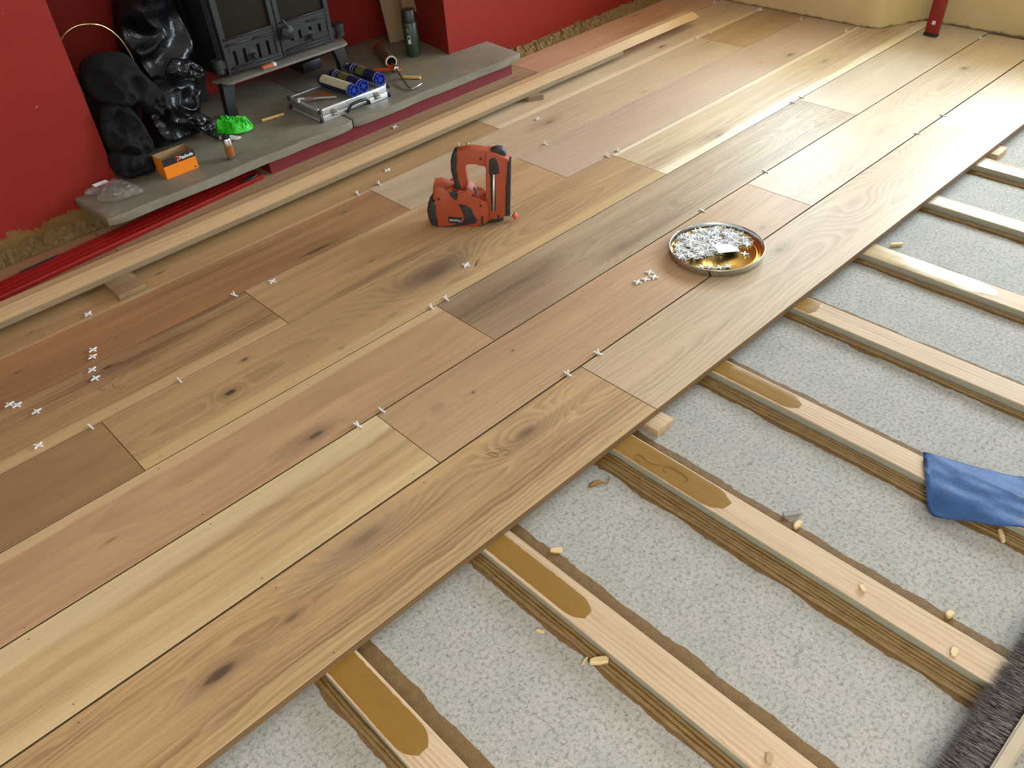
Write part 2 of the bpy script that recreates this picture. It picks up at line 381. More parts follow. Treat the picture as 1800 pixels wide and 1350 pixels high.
# ------------------------------------------------------------------ the oak floor
floor = bpy.data.objects.new('floor', None); C.objects.link(floor); floor['kind'] = 'structure'; floor['label'] = 'wide oak board floor partly laid over battens'
YL = [0.950, 1.2030, 1.4545, 1.7105, 1.9690, 2.2280, 2.4740, 2.7330, 2.9900]
GAP = [0, 0.0056, 0.0048, 0.0038, 0.0030, 0.0026, 0.0026, 0.0022, 0]
X0, XE = -1.0, 3.99
PALE = (212, 182, 138)
boards = [  # row, x0, x1, oak settings, label
 (0, X0, 1.256, dict(light=(192,152,102), dark=(128,92,56), yc=1.10, h0=0.02, h1=0.10, sp=0.013, ring=0.7, warp=0.09, streak=0.8,
   knots=[(0.135,1.083,0.10,0.035,0.06,0.8),(0.52,1.150,0.16,0.05,0.07,0.35),(0.985,1.125,0.13,0.05,0.10,0.45),(0.30,1.09,0.05,0.02,0.03,0.5)],
   blotch=[(0.49,1.14,0.20,0.07,0.55,(150,124,92)),(0.25,1.10,0.22,0.04,0.4,(140,104,66))], sap=[(0.945,0.05,0.35,(200,164,112))]), 'near edge board with big swirling grain and knots'),
 (0, 1.256, 3.180, dict(light=(196,166,128), dark=(144,116,86), yc=1.06, h0=0.06, h1=0.16, sp=0.013, ring=0.55, warp=0.07, streak=0.45,
   knots=[(2.064,1.132,0.05,0.03,0.03,0.35),(2.46,1.09,0.16,0.06,0.07,0.0),(2.82,1.16,0.22,0.07,0.09,0.0)], blotch=[(2.08,1.13,0.06,0.03,0.35,(140,112,84))]), 'edge board with bold cathedral grain'),
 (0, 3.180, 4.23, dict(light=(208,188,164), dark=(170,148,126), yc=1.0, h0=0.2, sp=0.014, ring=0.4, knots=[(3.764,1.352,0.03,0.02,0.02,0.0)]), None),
 (1, X0, 0.777, dict(light=(204,168,118), dark=(140,108,68), yc=1.33, h0=0.10, h1=0.08, sp=0.018, ring=0.45, streak=0.9, warp=0.05,
   sap=[(1.460,0.075,0.75,(214,186,138)),(1.200,0.045,0.6,(214,182,132))], knots=[(0.58,1.37,0.15,0.05,0.03,0.0)]), 'pale board with cream sapwood edges'),
 (1, 0.777, 2.363, dict(light=(188,148,108), dark=(144,108,74), yc=1.5, h0=0.15, h1=0.08, sp=0.014, ring=0.35, streak=0.5, clouds=0.35,
   knots=[(0.90,1.36,0.06,0.03,0.03,0.2),(0.998,1.335,0.012,0.008,0.01,0.9),(1.185,1.385,0.010,0.006,0.01,0.9),(2.146,1.247,0.07,0.03,0.03,0.35)]), 'pinkish fine-grained board under the tin lid'),
 (1, 2.363, XE+0.23, dict(light=(206,182,152), dark=(156,130,104), yc=1.33, h0=0.05, h1=0.14, sp=0.012, ring=0.52, warp=0.08, streak=0.4,
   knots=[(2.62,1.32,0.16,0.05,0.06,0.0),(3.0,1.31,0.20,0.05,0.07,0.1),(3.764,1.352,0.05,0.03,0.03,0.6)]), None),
 (2, X0, 1.185, dict(light=(192,150,108), dark=(144,106,70), yc=1.62, h0=0.15, h1=0.08, sp=0.016, ring=0.35, streak=0.5, clouds=0.45,
   sap=[(1.715,0.045,0.75,(212,176,126))], knots=[(0.630,1.505,0.06,0.022,0.05,0.65),(0.13,1.56,0.04,0.01,0.02,0.3)], blotch=[(0.60,1.51,0.12,0.04,0.5,(128,100,72))]), None),
 (2, 1.185, 3.086, dict(light=(184,156,120), dark=(122,100,76), yc=1.60, h0=0.03, h1=0.14, sp=0.014, ring=0.6, streak=1.0, warp=0.09, grey=0.30, greycol=(138,112,84),
   knots=[(1.78,1.51,0.12,0.05,0.07,0.35),(2.1,1.56,0.06,0.03,0.03,0.2),(2.86,1.56,0.14,0.05,0.07,0.1)],
   blotch=[(1.28,1.58,0.42,0.15,0.85,(126,100,72)),(1.85,1.52,0.35,0.05,0.6,(128,104,78))]), 'dark grey-brown weathered board'),
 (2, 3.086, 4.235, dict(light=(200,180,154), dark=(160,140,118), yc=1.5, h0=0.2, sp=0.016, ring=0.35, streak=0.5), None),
 (3, X0, 0.2785, dict(light=(162,124,82), dark=(122,90,56), yc=1.9, h0=0.2, sp=0.016, ring=0.25, streak=0.7, clouds=0.4), 'dull brown board at the left edge'),
 (3, 0.2785, 2.250, dict(light=(188,150,102), dark=(136,104,66), yc=1.82, h0=0.06, h1=0.12, sp=0.013, ring=0.55, streak=0.6, warp=0.07,
   knots=[(0.568,1.817,0.045,0.025,0.05,0.85),(0.667,1.915,0.028,0.016,0.03,0.75),(1.30,1.855,0.17,0.06,0.10,0.35),(0.878,1.752,0.03,0.015,0.02,0.4),(1.07,1.77,0.03,0.012,0.02,0.5)],
   sap=[(1.705,0.06,0.45,(206,170,116)),(1.72,0.035,0.5,(206,170,116))], blotch=[(1.30,1.86,0.18,0.055,0.75,(112,92,72)),(1.45,1.90,0.10,0.03,0.4,(140,112,84))]), 'board with a large grey burl'),
 (3, 2.250, 4.235, dict(light=(206,180,142), dark=(148,120,90), yc=1.84, h0=0.05, h1=0.1, sp=0.018, ring=0.45, streak=0.6,
   sap=[(1.705,0.055,0.9,(236,218,186)),(1.972,0.03,0.7,(236,218,186))], knots=[(2.62,1.758,0.10,0.025,0.05,0.6),(3.52,1.85,0.10,0.03,0.05,0.45)], blotch=[(2.6,1.77,0.14,0.04,0.5,(140,114,86))]), 'board with bright sapwood edges'),
 (4, X0, 0.844, dict(light=(176,136,90), dark=(104,76,46), yc=2.22, h0=0.03, h1=0.10, sp=0.016, ring=0.6, streak=1.2, warp=0.06,
   knots=[(0.388,2.183,0.05,0.020,0.06,0.9),(0.46,2.13,0.10,0.04,0.05,0.2)], sap=[(1.966,0.05,0.75,(206,168,116))], blotch=[(0.45,2.17,0.28,0.06,0.55,(122,94,64))]), 'brown striped board with a black knot'),
 (4, 0.844, 2.012, dict(light=(192,150,102), dark=(142,106,68), yc=2.1, h0=0.2, h1=0.05, sp=0.018, ring=0.35, streak=0.8, clouds=0.3,
   knots=[(1.21,2.06,0.025,0.012,0.02,0.5),(1.08,2.235,0.10,0.02,0.02,0.5)], sap=[(2.232,0.03,0.5,(206,170,120))], blotch=[(1.2,1.985,0.35,0.02,0.6,(120,94,66))]), None),
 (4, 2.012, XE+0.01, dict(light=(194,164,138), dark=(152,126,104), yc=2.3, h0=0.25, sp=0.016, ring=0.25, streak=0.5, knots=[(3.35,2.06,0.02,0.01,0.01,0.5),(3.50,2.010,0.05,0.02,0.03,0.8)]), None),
 (5, X0, 1.500, dict(light=(172,122,78), dark=(120,84,50), yc=2.5, h0=0.12, h1=0.06, sp=0.014, ring=0.35, streak=1.1, warp=0.05,
   knots=[(1.13,2.258,0.14,0.014,0.02,0.75),(1.34,2.40,0.025,0.012,0.02,0.7),(0.2,2.36,0.03,0.012,0.01,0.4)], sap=[(2.476,0.018,0.6,(208,170,122))]), 'pinkish board with dark mineral streaks'),
 (5, 1.500, 3.467, dict(light=(200,172,136), dark=(152,126,98), yc=2.36, h0=0.08, h1=0.1, sp=0.018, ring=0.4, streak=0.6,
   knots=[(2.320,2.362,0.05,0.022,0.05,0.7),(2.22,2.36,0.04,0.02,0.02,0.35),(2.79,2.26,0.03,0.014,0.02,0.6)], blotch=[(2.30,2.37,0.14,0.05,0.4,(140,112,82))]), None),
 (5, 3.467, XE+0.01, dict(light=(184,148,108), dark=(142,110,76), yc=2.3, h0=0.2, ring=0.3, streak=0.5), None),
 (6, X0, 2.153, dict(light=(178,138,90), dark=(132,98,62), yc=2.6, h0=0.2, h1=0.05, sp=0.016, ring=0.25, streak=0.7, knots=[(0.713,2.540,0.05,0.012,0.02,0.8),(0.30,2.53,0.02,0.01,0.01,0.5)]), None),
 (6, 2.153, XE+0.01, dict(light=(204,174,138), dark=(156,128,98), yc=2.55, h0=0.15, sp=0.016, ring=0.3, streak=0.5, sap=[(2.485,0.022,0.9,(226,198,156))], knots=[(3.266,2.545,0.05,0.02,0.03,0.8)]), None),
 (7, X0, 0.682, dict(light=(162,120,84), dark=(118,84,56), yc=2.9, h0=0.2, ring=0.25, streak=0.7), None),
 (7, 0.682, 2.684, dict(light=(180,140,102), dark=(124,92,64), yc=2.8, h0=0.1, h1=0.06, sp=0.016, ring=0.35, streak=1.0, grey=0.25,
   knots=[(2.573,2.833,0.03,0.012,0.03,0.9),(1.72,2.79,0.018,0.008,0.01,0.9),(1.80,2.81,0.014,0.006,0.01,0.8)]), None),
 (7, 2.684, XE+0.01, dict(light=(200,152,118), dark=(156,110,80), yc=2.85, h0=0.1, sp=0.02, ring=0.3, streak=0.6, knots=[(3.55,2.95,0.05,0.015,0.02,0.5)]), 'pinkish board along the red wall'),
]
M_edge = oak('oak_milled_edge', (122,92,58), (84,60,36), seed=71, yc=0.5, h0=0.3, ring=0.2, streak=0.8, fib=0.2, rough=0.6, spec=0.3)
M_nailhole = plain('nail_hole', (0.012, 0.009, 0.006), 0.9)
BATX = [(-0.12, -0.05), (0.281, 0.352), (0.682, 0.759), (1.096, 1.165), (1.482, 1.545), (1.858, 1.931), (2.233, 2.308), (2.642, 2.708), (2.986, 3.063)]
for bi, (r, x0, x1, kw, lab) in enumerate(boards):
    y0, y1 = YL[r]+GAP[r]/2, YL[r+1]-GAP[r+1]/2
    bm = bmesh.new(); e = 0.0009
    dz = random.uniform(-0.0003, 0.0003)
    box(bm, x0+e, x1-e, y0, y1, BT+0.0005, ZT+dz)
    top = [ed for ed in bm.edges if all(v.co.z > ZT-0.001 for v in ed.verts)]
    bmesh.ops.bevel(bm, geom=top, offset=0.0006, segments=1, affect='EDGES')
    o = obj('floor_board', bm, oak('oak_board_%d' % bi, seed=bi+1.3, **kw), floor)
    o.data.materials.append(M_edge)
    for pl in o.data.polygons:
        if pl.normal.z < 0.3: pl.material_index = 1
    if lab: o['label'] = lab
    # pin holes beside the battens
    bm = bmesh.new(); cnt = 0
    for a, b2 in BATX:
        for yy in (y0+0.018, y1-0.018):
            xx = (a+b2)/2+random.uniform(-0.012, 0.012)
            if x0+0.02 < xx < x1-0.02 and r < 7:
                yv = yy+random.uniform(-0.006, 0.006); z = ZT+dz+0.00015
                bm.faces.new([bm.verts.new((xx+0.0016*math.cos(t*1.047), yv+0.0016*math.sin(t*1.047), z)) for t in range(6)]); cnt += 1
    if cnt:
        q = obj('nail_holes', bm, M_nailhole, o); q['kind'] = 'stuff'
    else: bm.free()
board0 = floor.children[0]
# pencil marks on two boards
M_pencil = plain('pencil', lin(70, 58, 46), 0.7)
def pencil(strokes, parent, r=0.0004):
    bm = bmesh.new()
    for s in strokes: tube(bm, [(x, y, ZT+0.0004) for x, y in s], r, 4)
    o = obj('pencil_mark', bm, M_pencil, parent); o['label'] = 'pencilled letters on the board'
PM = [[(0.868,1.146),(0.874,1.131),(0.879,1.118)],[(0.872,1.144),(0.886,1.133),(0.888,1.121),(0.879,1.118)],
      [(0.893,1.141),(0.900,1.139),(0.904,1.129),(0.897,1.125),(0.910,1.122),(0.914,1.110),(0.903,1.104),(0.896,1.111)]]
pencil(PM, [c for c in floor.children][0])
PG = [[(0.345,2.105),(0.336,2.113),(0.330,2.105),(0.338,2.090),(0.343,2.096)],[(0.366,2.096),(0.362,2.075),(0.371,2.076),(0.371,2.058),(0.386,2.064)]]
pencil(PG, [c for c in floor.children][12])

bm = bmesh.new(); tube(bm, [(1.397,1.776,ZT+0.0002),(1.412,1.787,ZT+0.0002),(1.424,1.796,ZT+0.0002),(1.443,1.806,ZT+0.0002)], 0.001, 4, [0.0004, 0.0022, 0.0016, 0.0003])
o = obj('split', bm, M_nailhole, [c for c in floor.children][10]); o['label'] = 'dark split beside the burl'

# ------------------------------------------------------------------ battens with adhesive
def pine(name, seed): return oak(name, (206,176,142), (162,128,94), seed=seed, yc=0.4, h0=0.15, h1=0.05, sp=0.011, ring=0.6, fib=0.3, streak=0.5, clouds=0.2, axis=1, rough=0.6, spec=0.3, coat=0.0)
M_pine = [pine('pine_%d' % i, 3.3*i+2) for i in range(3)]
M_treated = plain('green_treated_pine', lin(158, 154, 132), 0.7, var=0.12, scale=40)
def glue_mat(name, c1, c2, rough):
    b = NB(name); p = b.pos()
    n = b.noise(b.vm('MULTIPLY', p, (60, 5, 20)), 1, 4, 0.6); n2 = b.noise(p, 30, 3)
    c = b.mix(n, lin(*c1), lin(*c2))
    return b.bsdf(c, b.m('MULTIPLY_ADD', n2, 0.15, rough-0.05), 0, b.bump(b.m('ADD', b.noise(b.vm('MULTIPLY', p, (220, 6, 20)), 1, 3), n2), 0.18, 0.0015), spec=0.5)
M_glue = glue_mat('mustard_adhesive', (146,108,42), (124,88,30), 0.28)
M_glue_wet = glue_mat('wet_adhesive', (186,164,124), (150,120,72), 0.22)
br_ = NB('brown_adhesive_ridges'); pr_ = br_.pos(); M_ridge = br_.bsdf(br_.mix(br_.noise(pr_, 40, 3), lin(104, 78, 38), lin(146, 114, 62)), 0.14, 0, br_.bump(br_.noise(pr_, 130, 2), 0.35, 0.003), spec=0.8)
M_smear = plain('brown_adhesive_smear', lin(112, 84, 44), 0.8, var=0.45, scale=60, bumpy=0.6)
blab = ['nearest pine batten with a long mustard adhesive patch at the bottom edge', 'second pine batten from the bottom with a scored mustard adhesive patch',
        'third pine batten from the bottom with looped scribbles in its mustard adhesive', 'fourth pine batten with glistening mustard adhesive running under the blue sheet',
        'fifth pine batten with only a thin brown adhesive end', 'sixth pine batten with a long white-shining wet adhesive patch',
        'seventh pine batten white with glare along its whole length', 'farthest pine batten by the small block at the board edge']
# patch: (near-end y, shape), wet?
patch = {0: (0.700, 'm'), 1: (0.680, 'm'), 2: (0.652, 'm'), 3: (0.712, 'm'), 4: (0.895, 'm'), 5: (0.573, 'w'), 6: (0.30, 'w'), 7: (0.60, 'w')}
for i, (xa, xb) in enumerate(BATX[1:]):
    t = thing('floor_batten', blab[i], 'batten', ((xa+xb)/2, 0.95, 0), group='battens glued to the concrete')
    hw = (xb-xa)/2; L0, L1 = -1.55, 0.35
    bm = bmesh.new(); box(bm, -hw, hw, L0, L1, 0.0, BT); bmesh.ops.bevel(bm, geom=[e for e in bm.edges if abs(e.verts[0].co.y-e.verts[1].co.y) > 0.5], offset=0.0015, segments=1, affect='EDGES')
    o = obj('strip', bm, M_pine[i % 3], t); o.data.materials.append(M_treated)
    for pl in o.data.polygons:
        if pl.normal.z < 0.4: pl.material_index = 1
    ye, kd = patch[i]; ye -= 0.95
    N = 26; bm = bmesh.new()
    lft, rgt = [], []
    inset = {0: 0.004, 1: 0.011, 2: 0.002, 3: 0.004}.get(i, 0.003)
    for k in range(N+1):
        s = k/N; y = 0.02+(ye-0.02)*s
        w_ = hw-inset if s < 0.85 else (hw-inset)*(1-((s-0.85)/0.15)**2*0.62)
        jit = lambda q: 0.0016*mnoise.noise(Vector((k*0.9, q, i)))
        sh = 0.000 if i != 1 else -0.004
        lft.append((-w_+sh+jit(1.0), y+jit(3)*2)); rgt.append((w_*0.94+sh+jit(7.0), y+jit(5)*3))
    V0 = [[bm.verts.new((a[0]+(b2[0]-a[0])*j/6, a[1]+(b2[1]-a[1])*j/6, BT+0.0012+0.0006*mnoise.noise(Vector((a[0]*300+j*0.8, k*0.25, i))) if 0 < j < 6 and 0 < k < N else BT+0.0001)) for j in range(7)] for k, (a, b2) in enumerate(zip(lft, rgt))]
    for A, B in zip(V0, V0[1:]):
        for j in range(6): bm.faces.new((A[j], A[j+1], B[j+1], B[j]))
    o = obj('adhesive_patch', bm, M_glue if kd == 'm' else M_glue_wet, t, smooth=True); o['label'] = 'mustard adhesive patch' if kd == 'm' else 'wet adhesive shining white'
    if i == 2:
        bm = bmesh.new()
        tube(bm, spline([(-0.026,-0.075,BT+.002),(-0.020,-0.055,BT+.002),(-0.008,-0.06,BT+.002),(-0.012,-0.095,BT+.002),(0.0,-0.12,BT+.002)]), 0.0006, 4)
        tube(bm, spline([(-0.014,-0.14,BT+.002),(-0.002,-0.125,BT+.002),(0.010,-0.145,BT+.002),(0.004,-0.19,BT+.002),(-0.008,-0.185,BT+.002)]), 0.0006, 4)
        obj('glue_string', bm, M_ridge, t)
    # adhesive squeezed out: combed ridges on the near side, flat smear on the far side
    bm = bmesh.new()
    nr = [2, 3, 5, 4, 2, 2, 2, 2][i]
    for k in range(nr):
        off = -hw-0.005-0.0085*k; pts = []; rad = []
        for s in range(60):
            y = 0.03-s*0.022
            pts.append((off+0.004*mnoise.noise(Vector((y*5, k*3.1, i*2.2)))+0.0012*mnoise.noise(Vector((y*60, k, i))), y, 0.0025))
            rad.append(max(0.0008, 0.0050+0.0022*mnoise.noise(Vector((y*24, k*1.7+9, i)))))
        tube(bm, pts, 0.004, 6, rad)
    o = obj('adhesive_ridges', bm, M_ridge, t, smooth=True); o['label'] = 'glossy brown ridges of squeezed adhesive'
    bm = bmesh.new(); n = 150; rows = []
    for s in range(n+1):
        y = 0.08-s*0.0105
        for side in (0, 1):
            pass
        wR = 0.038+0.008*mnoise.noise(Vector((y*12, 2, i)))+0.004*mnoise.noise(Vector((y*80, 2, i)))
        wL = 0.006+0.009*nr+0.010*mnoise.noise(Vector((y*11, 8, i)))+0.004*mnoise.noise(Vector((y*80, 9, i)))
        rows.append([bm.verts.new((x, y, z)) for x, z in ((-hw-max(0.002, wL), 0.0003), (-hw-max(0.002, wL)*0.6, 0.0016), (-hw+0.002, 0.0020), (hw-0.002, 0.0022), (hw+wR*0.6, 0.0018), (hw+wR, 0.0003))])
    for A, B in zip(rows, rows[1:]):
        for j in (0, 1, 3, 4): bm.faces.new((A[j], A[j+1], B[j+1], B[j]))
    o = obj('adhesive_smear', bm, M_smear, t); o['label'] = 'dull brown smear of adhesive on the concrete'

# ------------------------------------------------------------------ small blocks under the board edge
M_block = pine('offcut_pine', 31.0); M_chip = oak('chip_wood', (226,196,140), (186,148,92), seed=5, h0=0.05, sp=0.006, ring=0.4, rough=0.6)
M_oakoff = oak('oak_offcut', (150,118,82), (110,84,56), seed=44, h0=0.2, ring=0.3)
tag(bxo('wood_block', (1.214, 1.276, 0.912, 1.02, 0.0, BT-0.001), M_block, bev=0.001), 'small pine block jutting out under the board joint between two battens', 'wood block')
tag(bxo('wood_block', (3.108, 3.186, 0.925, 1.02, 0.0, BT-0.001), M_block, bev=0.001), 'small pine block under the farthest stretch of board edge', 'wood block')

# ------------------------------------------------------------------ chamfered strip and plank lying beside the hearth
M_strip = oak('strip_oak', (198,160,114), (150,114,74), seed=21, yc=2.9, h0=0.2, ring=0.3, streak=0.5)
M_under = oak('under_oak', (150,126,92), (96,78,54), seed=23, yc=2.9, h0=0.2, ring=0.25, streak=0.9, grey=0.3)
bm = bmesh.new()
sec = [(2.584, 0.0), (2.590, 0.003), (2.627, 0.020), (2.664, 0.020), (2.664, 0.0)]
prism(bm, sec, -0.9, 3.60, O=(0, 0, ZT+0.0405), ux=(0, 1, 0), uy=(0, 0, 1), nn=(1, 0, 0))
tag(obj('chamfered_strip', bm, M_strip), 'long chamfered oak strip lying on top of the plank beside the hearth', 'wood strip')
bm = bmesh.new(); box(bm, -0.9, 3.035, 2.586, 2.672, ZT+0.0200, ZT+0.0402)
tag(obj('loose_plank', bm, M_under), 'narrow loose plank propped on offcuts under the chamfered strip', 'plank')
tag(bxo('wood_offcut', (0.556, 0.645, 2.480, 2.665, ZT+0.0005, ZT+0.0198), M_oakoff, bev=0.001), 'square oak offcut propping the loose plank at the left', 'wood offcut')
bm = bmesh.new(); prism(bm, [(2.415, 2.61), (2.42, 2.58), (2.475, 2.545), (2.495, 2.60), (2.49, 2.66), (2.42, 2.66)], ZT+0.0005, ZT+0.0198, ux=(1, 0, 0), uy=(0, 1, 0), nn=(0, 0, 1))
tag(obj('wood_offcut', bm, M_oakoff), 'small pale offcut propping the loose plank near the hearth corner', 'wood offcut')

# red skirting moulding lying along the hearth foot
def gloss_red(name, c, r=0.35):
    b = NB(name); p = b.pos(); n = b.noise(b.vm('MULTIPLY', p, (3, 60, 60)), 1, 4)
    return b.bsdf(b.mix(n, lin(*c), lin(*[x*0.8 for x in c])), r, 0, b.bump(n, 0.1, 0.001))
M_redgloss = gloss_red('red_gloss_paint', (152, 24, 20))
M_plinth = gloss_red('plum_red_paint', (130, 38, 44), 0.5)
t = thing('skirting_moulding', 'long red painted moulding lying loose along the foot of the hearth', 'moulding', (0.30, 2.783, ZT+0.0005), (0, 0, 0.082))
prof = [(0.0, 0.0), (0.0, 0.011), (0.004, 0.015), (0.020, 0.0155), (0.022, 0.0151), (0.025, 0.0151), (0.027, 0.0162), (0.044, 0.0168), (0.046, 0.0164), (0.049, 0.0164), (0.051, 0.0175), (0.088, 0.018), (0.092, 0.013), (0.092, 0.0)]
bm = bmesh.new(); prism(bm, prof, -0.8, 1.00, ux=(0, 1, 0), uy=(0, 0, 1), nn=(1, 0, 0))
obj('moulding_bar', bm, M_redgloss, t)
M_black = plain('black_plastic', (0.012, 0.012, 0.013), 0.45)
bm = bmesh.new(); prism(bm, [(0.10, 0.083), (0.13, 0.080), (0.215, 0.082), (0.235, 0.094), (0.10, 0.094)], 0.0, 0.0186, ux=(1, 0, 0), uy=(0, 1, 0), nn=(0, 0, 1))
o = obj('chipped_edge', bm, plain('dark_chip', (0.015, 0.010, 0.008), 0.9), t); o['label'] = 'dark chipped notch'
tag(pillow('paint_flake', [(-0.035, -0.01), (0.0, -0.016), (0.045, 0.0), (0.02, 0.016), (-0.02, 0.012)], (1.245, 2.872, ZT+0.021), (1, 0, 0), (0, 1, 0), (0, 0, 1), 0.004, M_black, amp=0.002, N=20, R=5), 'small black scrap at the end of the red moulding', 'scrap')

# ------------------------------------------------------------------ hearth
ht = thing('hearth', 'grey slate hearth of two slabs on a red painted plinth', 'hearth', (0, 0, 0))
def slab(pts, name='slate_slab'):
    bm = bmesh.new(); prism(bm, pts, 0.103, HZ, ux=(1, 0, 0), uy=(0, 1, 0), nn=(0, 0, 1), bev=0.005, seg=2)
    for v in bm.verts:
        if v.co.y < 2.9: v.co.y += 0.004*mnoise.noise(Vector((v.co.x*9, v.co.z*20, 3)))
    return obj(name, bm, M_slate, ht, auto=40)
def edge(x0, x1, y, n): return [(x0+(x1-x0)*i/n, y+0.006*mnoise.noise(Vector((x0+(x1-x0)*i/n*5, 1, 1)))) for i in range(n+1)]
slab([(0.705, 2.852)]+edge(0.73, 1.700, 2.842, 24)+[(1.714, 2.852), (1.757, 3.60), (0.86, 3.60), (0.86, WY-0.003), (0.692, WY-0.003)])
slab([(1.720, 2.852)]+edge(1.735, 2.62, 2.842, 22)+[(2.636, 2.85), (2.660, WY-0.003), (2.432, WY-0.003), (2.474, 3.35), (2.52, 3.60), (1.762, 3.60)])
bxo('plinth', (1.335, 2.60, 2.872, 3.09, ZT+0.0005, 0.102), M_plinth, ht)
bxo('plinth', (0.76, 1.334, 2.99, 3.09, ZT+0.0005, 0.102), M_plinth, ht)

# ------------------------------------------------------------------ wood-burning stove
M_iron = plain('black_cast_iron', (0.012, 0.0115, 0.011), 0.6, var=0.25, scale=25, bumpy=0.15)
M_dust = plain('dusty_iron', (0.17, 0.15, 0.12), 0.7, var=0.35, scale=20)
M_glassdark = plain('sooty_glass', (0.016, 0.011, 0.007), 0.3, var=0.5, scale=6, spec=0.15)
st = thing('wood_burning_stove', 'black cast iron wood-burning stove standing on legs on the hearth', 'stove', (0, 0, 0))
bm = bmesh.new(); box(bm, 1.452, 1.994, 3.325, 3.585, 0.275, 0.80); bmesh.ops.bevel(bm, geom=bm.edges[:], offset=0.006, segments=2, affect='EDGES')
obj('body', bm, M_iron, st, auto=35)
bxo('top_plate', (1.42, 2.03, 3.29, 3.60, 0.80, 0.822), M_iron, st, bev=0.006)
bm = bmesh.new(); cyl(bm, (1.72, 3.47, 0.82), (1.72, 3.47, 2.40), 0.065, 28); obj('flue_pipe', bm, M_iron, st, auto=40)
bm = bmesh.new(); prism(bm, [(1.405, 3.335), (1.430, 3.262), (1.448, 3.250), (1.985, 3.242), (2.005, 3.250), (2.035, 3.335)], 0.268, 0.279, ux=(1, 0, 0), uy=(0, 1, 0), nn=(0, 0, 1), bev=0.003)
o = obj('ash_lip', bm, M_dust, st, auto=40); o['label'] = 'dusty pale ledge under the doors'
def bar(bm, x0, x1, z0, z1, y0, y1, b=0.003):
    bm2 = bmesh.new(); box(bm2, x0, x1, y0, y1, z0, z1); bmesh.ops.bevel(bm2, geom=bm2.edges[:], offset=b, segments=2, affect='EDGES')
    me = bpy.data.meshes.new('tmp'); bm2.to_mesh(me); bm2.free(); bm.from_mesh(me); bpy.data.meshes.remove(me)
for (xa, xb, slots, kx, gx) in ((1.470, 1.7225, (1.517, 1.560, 1.624, 1.668), 1.594, (1.496, 1.700)), (1.7255, 1.978, (1.783, 1.823, 1.875, 1.920), 1.868, (1.748, 1.956))):
    bm = bmesh.new(); yF = 3.302
    for d in ((xa, gx[0], 0.285, 0.74), (gx[1], xb, 0.285, 0.74), (gx[0], gx[1], 0.70, 0.74), (gx[0], gx[1], 0.370, 0.422), (gx[0], gx[1], 0.285, 0.314)): bar(bm, d[0], d[1], d[2], d[3], yF, 3.326, 0.002)
    xs = [gx[0]]+[v for s in slots for v in (s-0.006, s+0.006)]+[gx[1]]
    for a, c in zip(xs[0::2], xs[1::2]): bar(bm, a, c, 0.312, 0.372, yF+0.004, 3.326, 0.001)
    dr = obj('door', bm, M_iron, st, auto=35)
    bm = bmesh.new()
    for (z, u0, u1) in ((0.420, xa+0.012, xb-0.012), (0.398, xa+0.014, (xa+xb)/2-0.012), (0.394, (xa+xb)/2+0.008, xb-0.014), (0.308, xa+0.014, xb-0.014), (0.293, xa+0.012, xb-0.010)):
        cyl(bm, (u0, yF, z), (u1, yF, z-0.003), 0.0045, 10)
    obj('moulded_rib', bm, M_iron, dr, smooth=True)
    bm = bmesh.new(); box(bm, gx[0]-0.004, gx[1]+0.004, 3.3135, 3.3165, 0.418, 0.704); obj('glass_pane', bm, M_glassdark, dr)
    bm = bmesh.new(); lathe(bm, (kx, 3.318, 0.334), (kx, 3.27, 0.334), [(0, 0.022), (0.012, 0.022), (0.014, 0.008), (0.024, 0.008), (0.026, 0.012), (0.034, 0.013), (0.040, 0.008)], 20); obj('vent_knob', bm, M_iron, dr, auto=40)
    bm = bmesh.new()
    hx = xa-0.045 if xa < 1.6 else xb+0.024
    hz = 0.335 if xa < 1.6 else 0.325
    cyl(bm, (hx+0.01, 3.31, hz-0.03), (hx+0.01, 3.31, hz-0.012), 0.021, 18); cyl(bm, (hx+0.01, 3.31, hz-0.010), (hx+0.01, 3.31, hz+0.022), 0.023, 18); bar(bm, min(hx, xa), max(hx, xb if xa > 1.6 else xa), hz-0.02, hz+0.012, 3.304, 3.330)
    obj('hinge', bm, M_iron, dr, auto=40)
bm = bmesh.new(); lathe(bm, (1.757, 3.304, 0.383), (1.757, 3.262, 0.383), [(0, 0.010), (0.018, 0.010), (0.020, 0.027), (0.025, 0.029), (0.030, 0.024), (0.031, 0.018), (0.036, 0.010)], 28)
cyl(bm, (1.757, 3.268, 0.402), (1.735, 3.268, 0.440), 0.005, 8)
obj('door_handle', bm, M_iron, st, auto=40)
for sx, xx in ((-1, 1.44), (1, 1.985)):
    for yy in (3.30, 3.55):
        bm = bmesh.new()
        prism(bm, [(0.045*-sx, 0.275), (0.022*sx, 0.275), (0.026*sx, 0.20), (0.032*sx, HZ+0.001), (-0.016*sx, HZ+0.001), (-0.010*sx, 0.19), (-0.026*sx, 0.245)], -0.018, 0.018, O=(xx, yy, 0), bev=0.004)
        obj('leg', bm, M_iron, st, auto=40)
bxo('ash_pan', (1.87, 1.965, 3.43, 3.55, 0.146, 0.19), M_black, st, bev=0.003)
tag(bxo('matchbox', (1.60, 1.662, 3.262, 3.283, 0.2795, 0.292), plain('orange_card', lin(176, 92, 60), 0.7), bev=0.001), 'small orange and white carton on the stove ledge', 'matchbox')
bx = bpy.data.objects['matchbox']; o = bxo('carton_tip', (1.650, 1.6625, 3.2615, 3.2835, 0.2792, 0.2925), plain('white_card', (0.62, 0.6, 0.55), 0.7), bx)

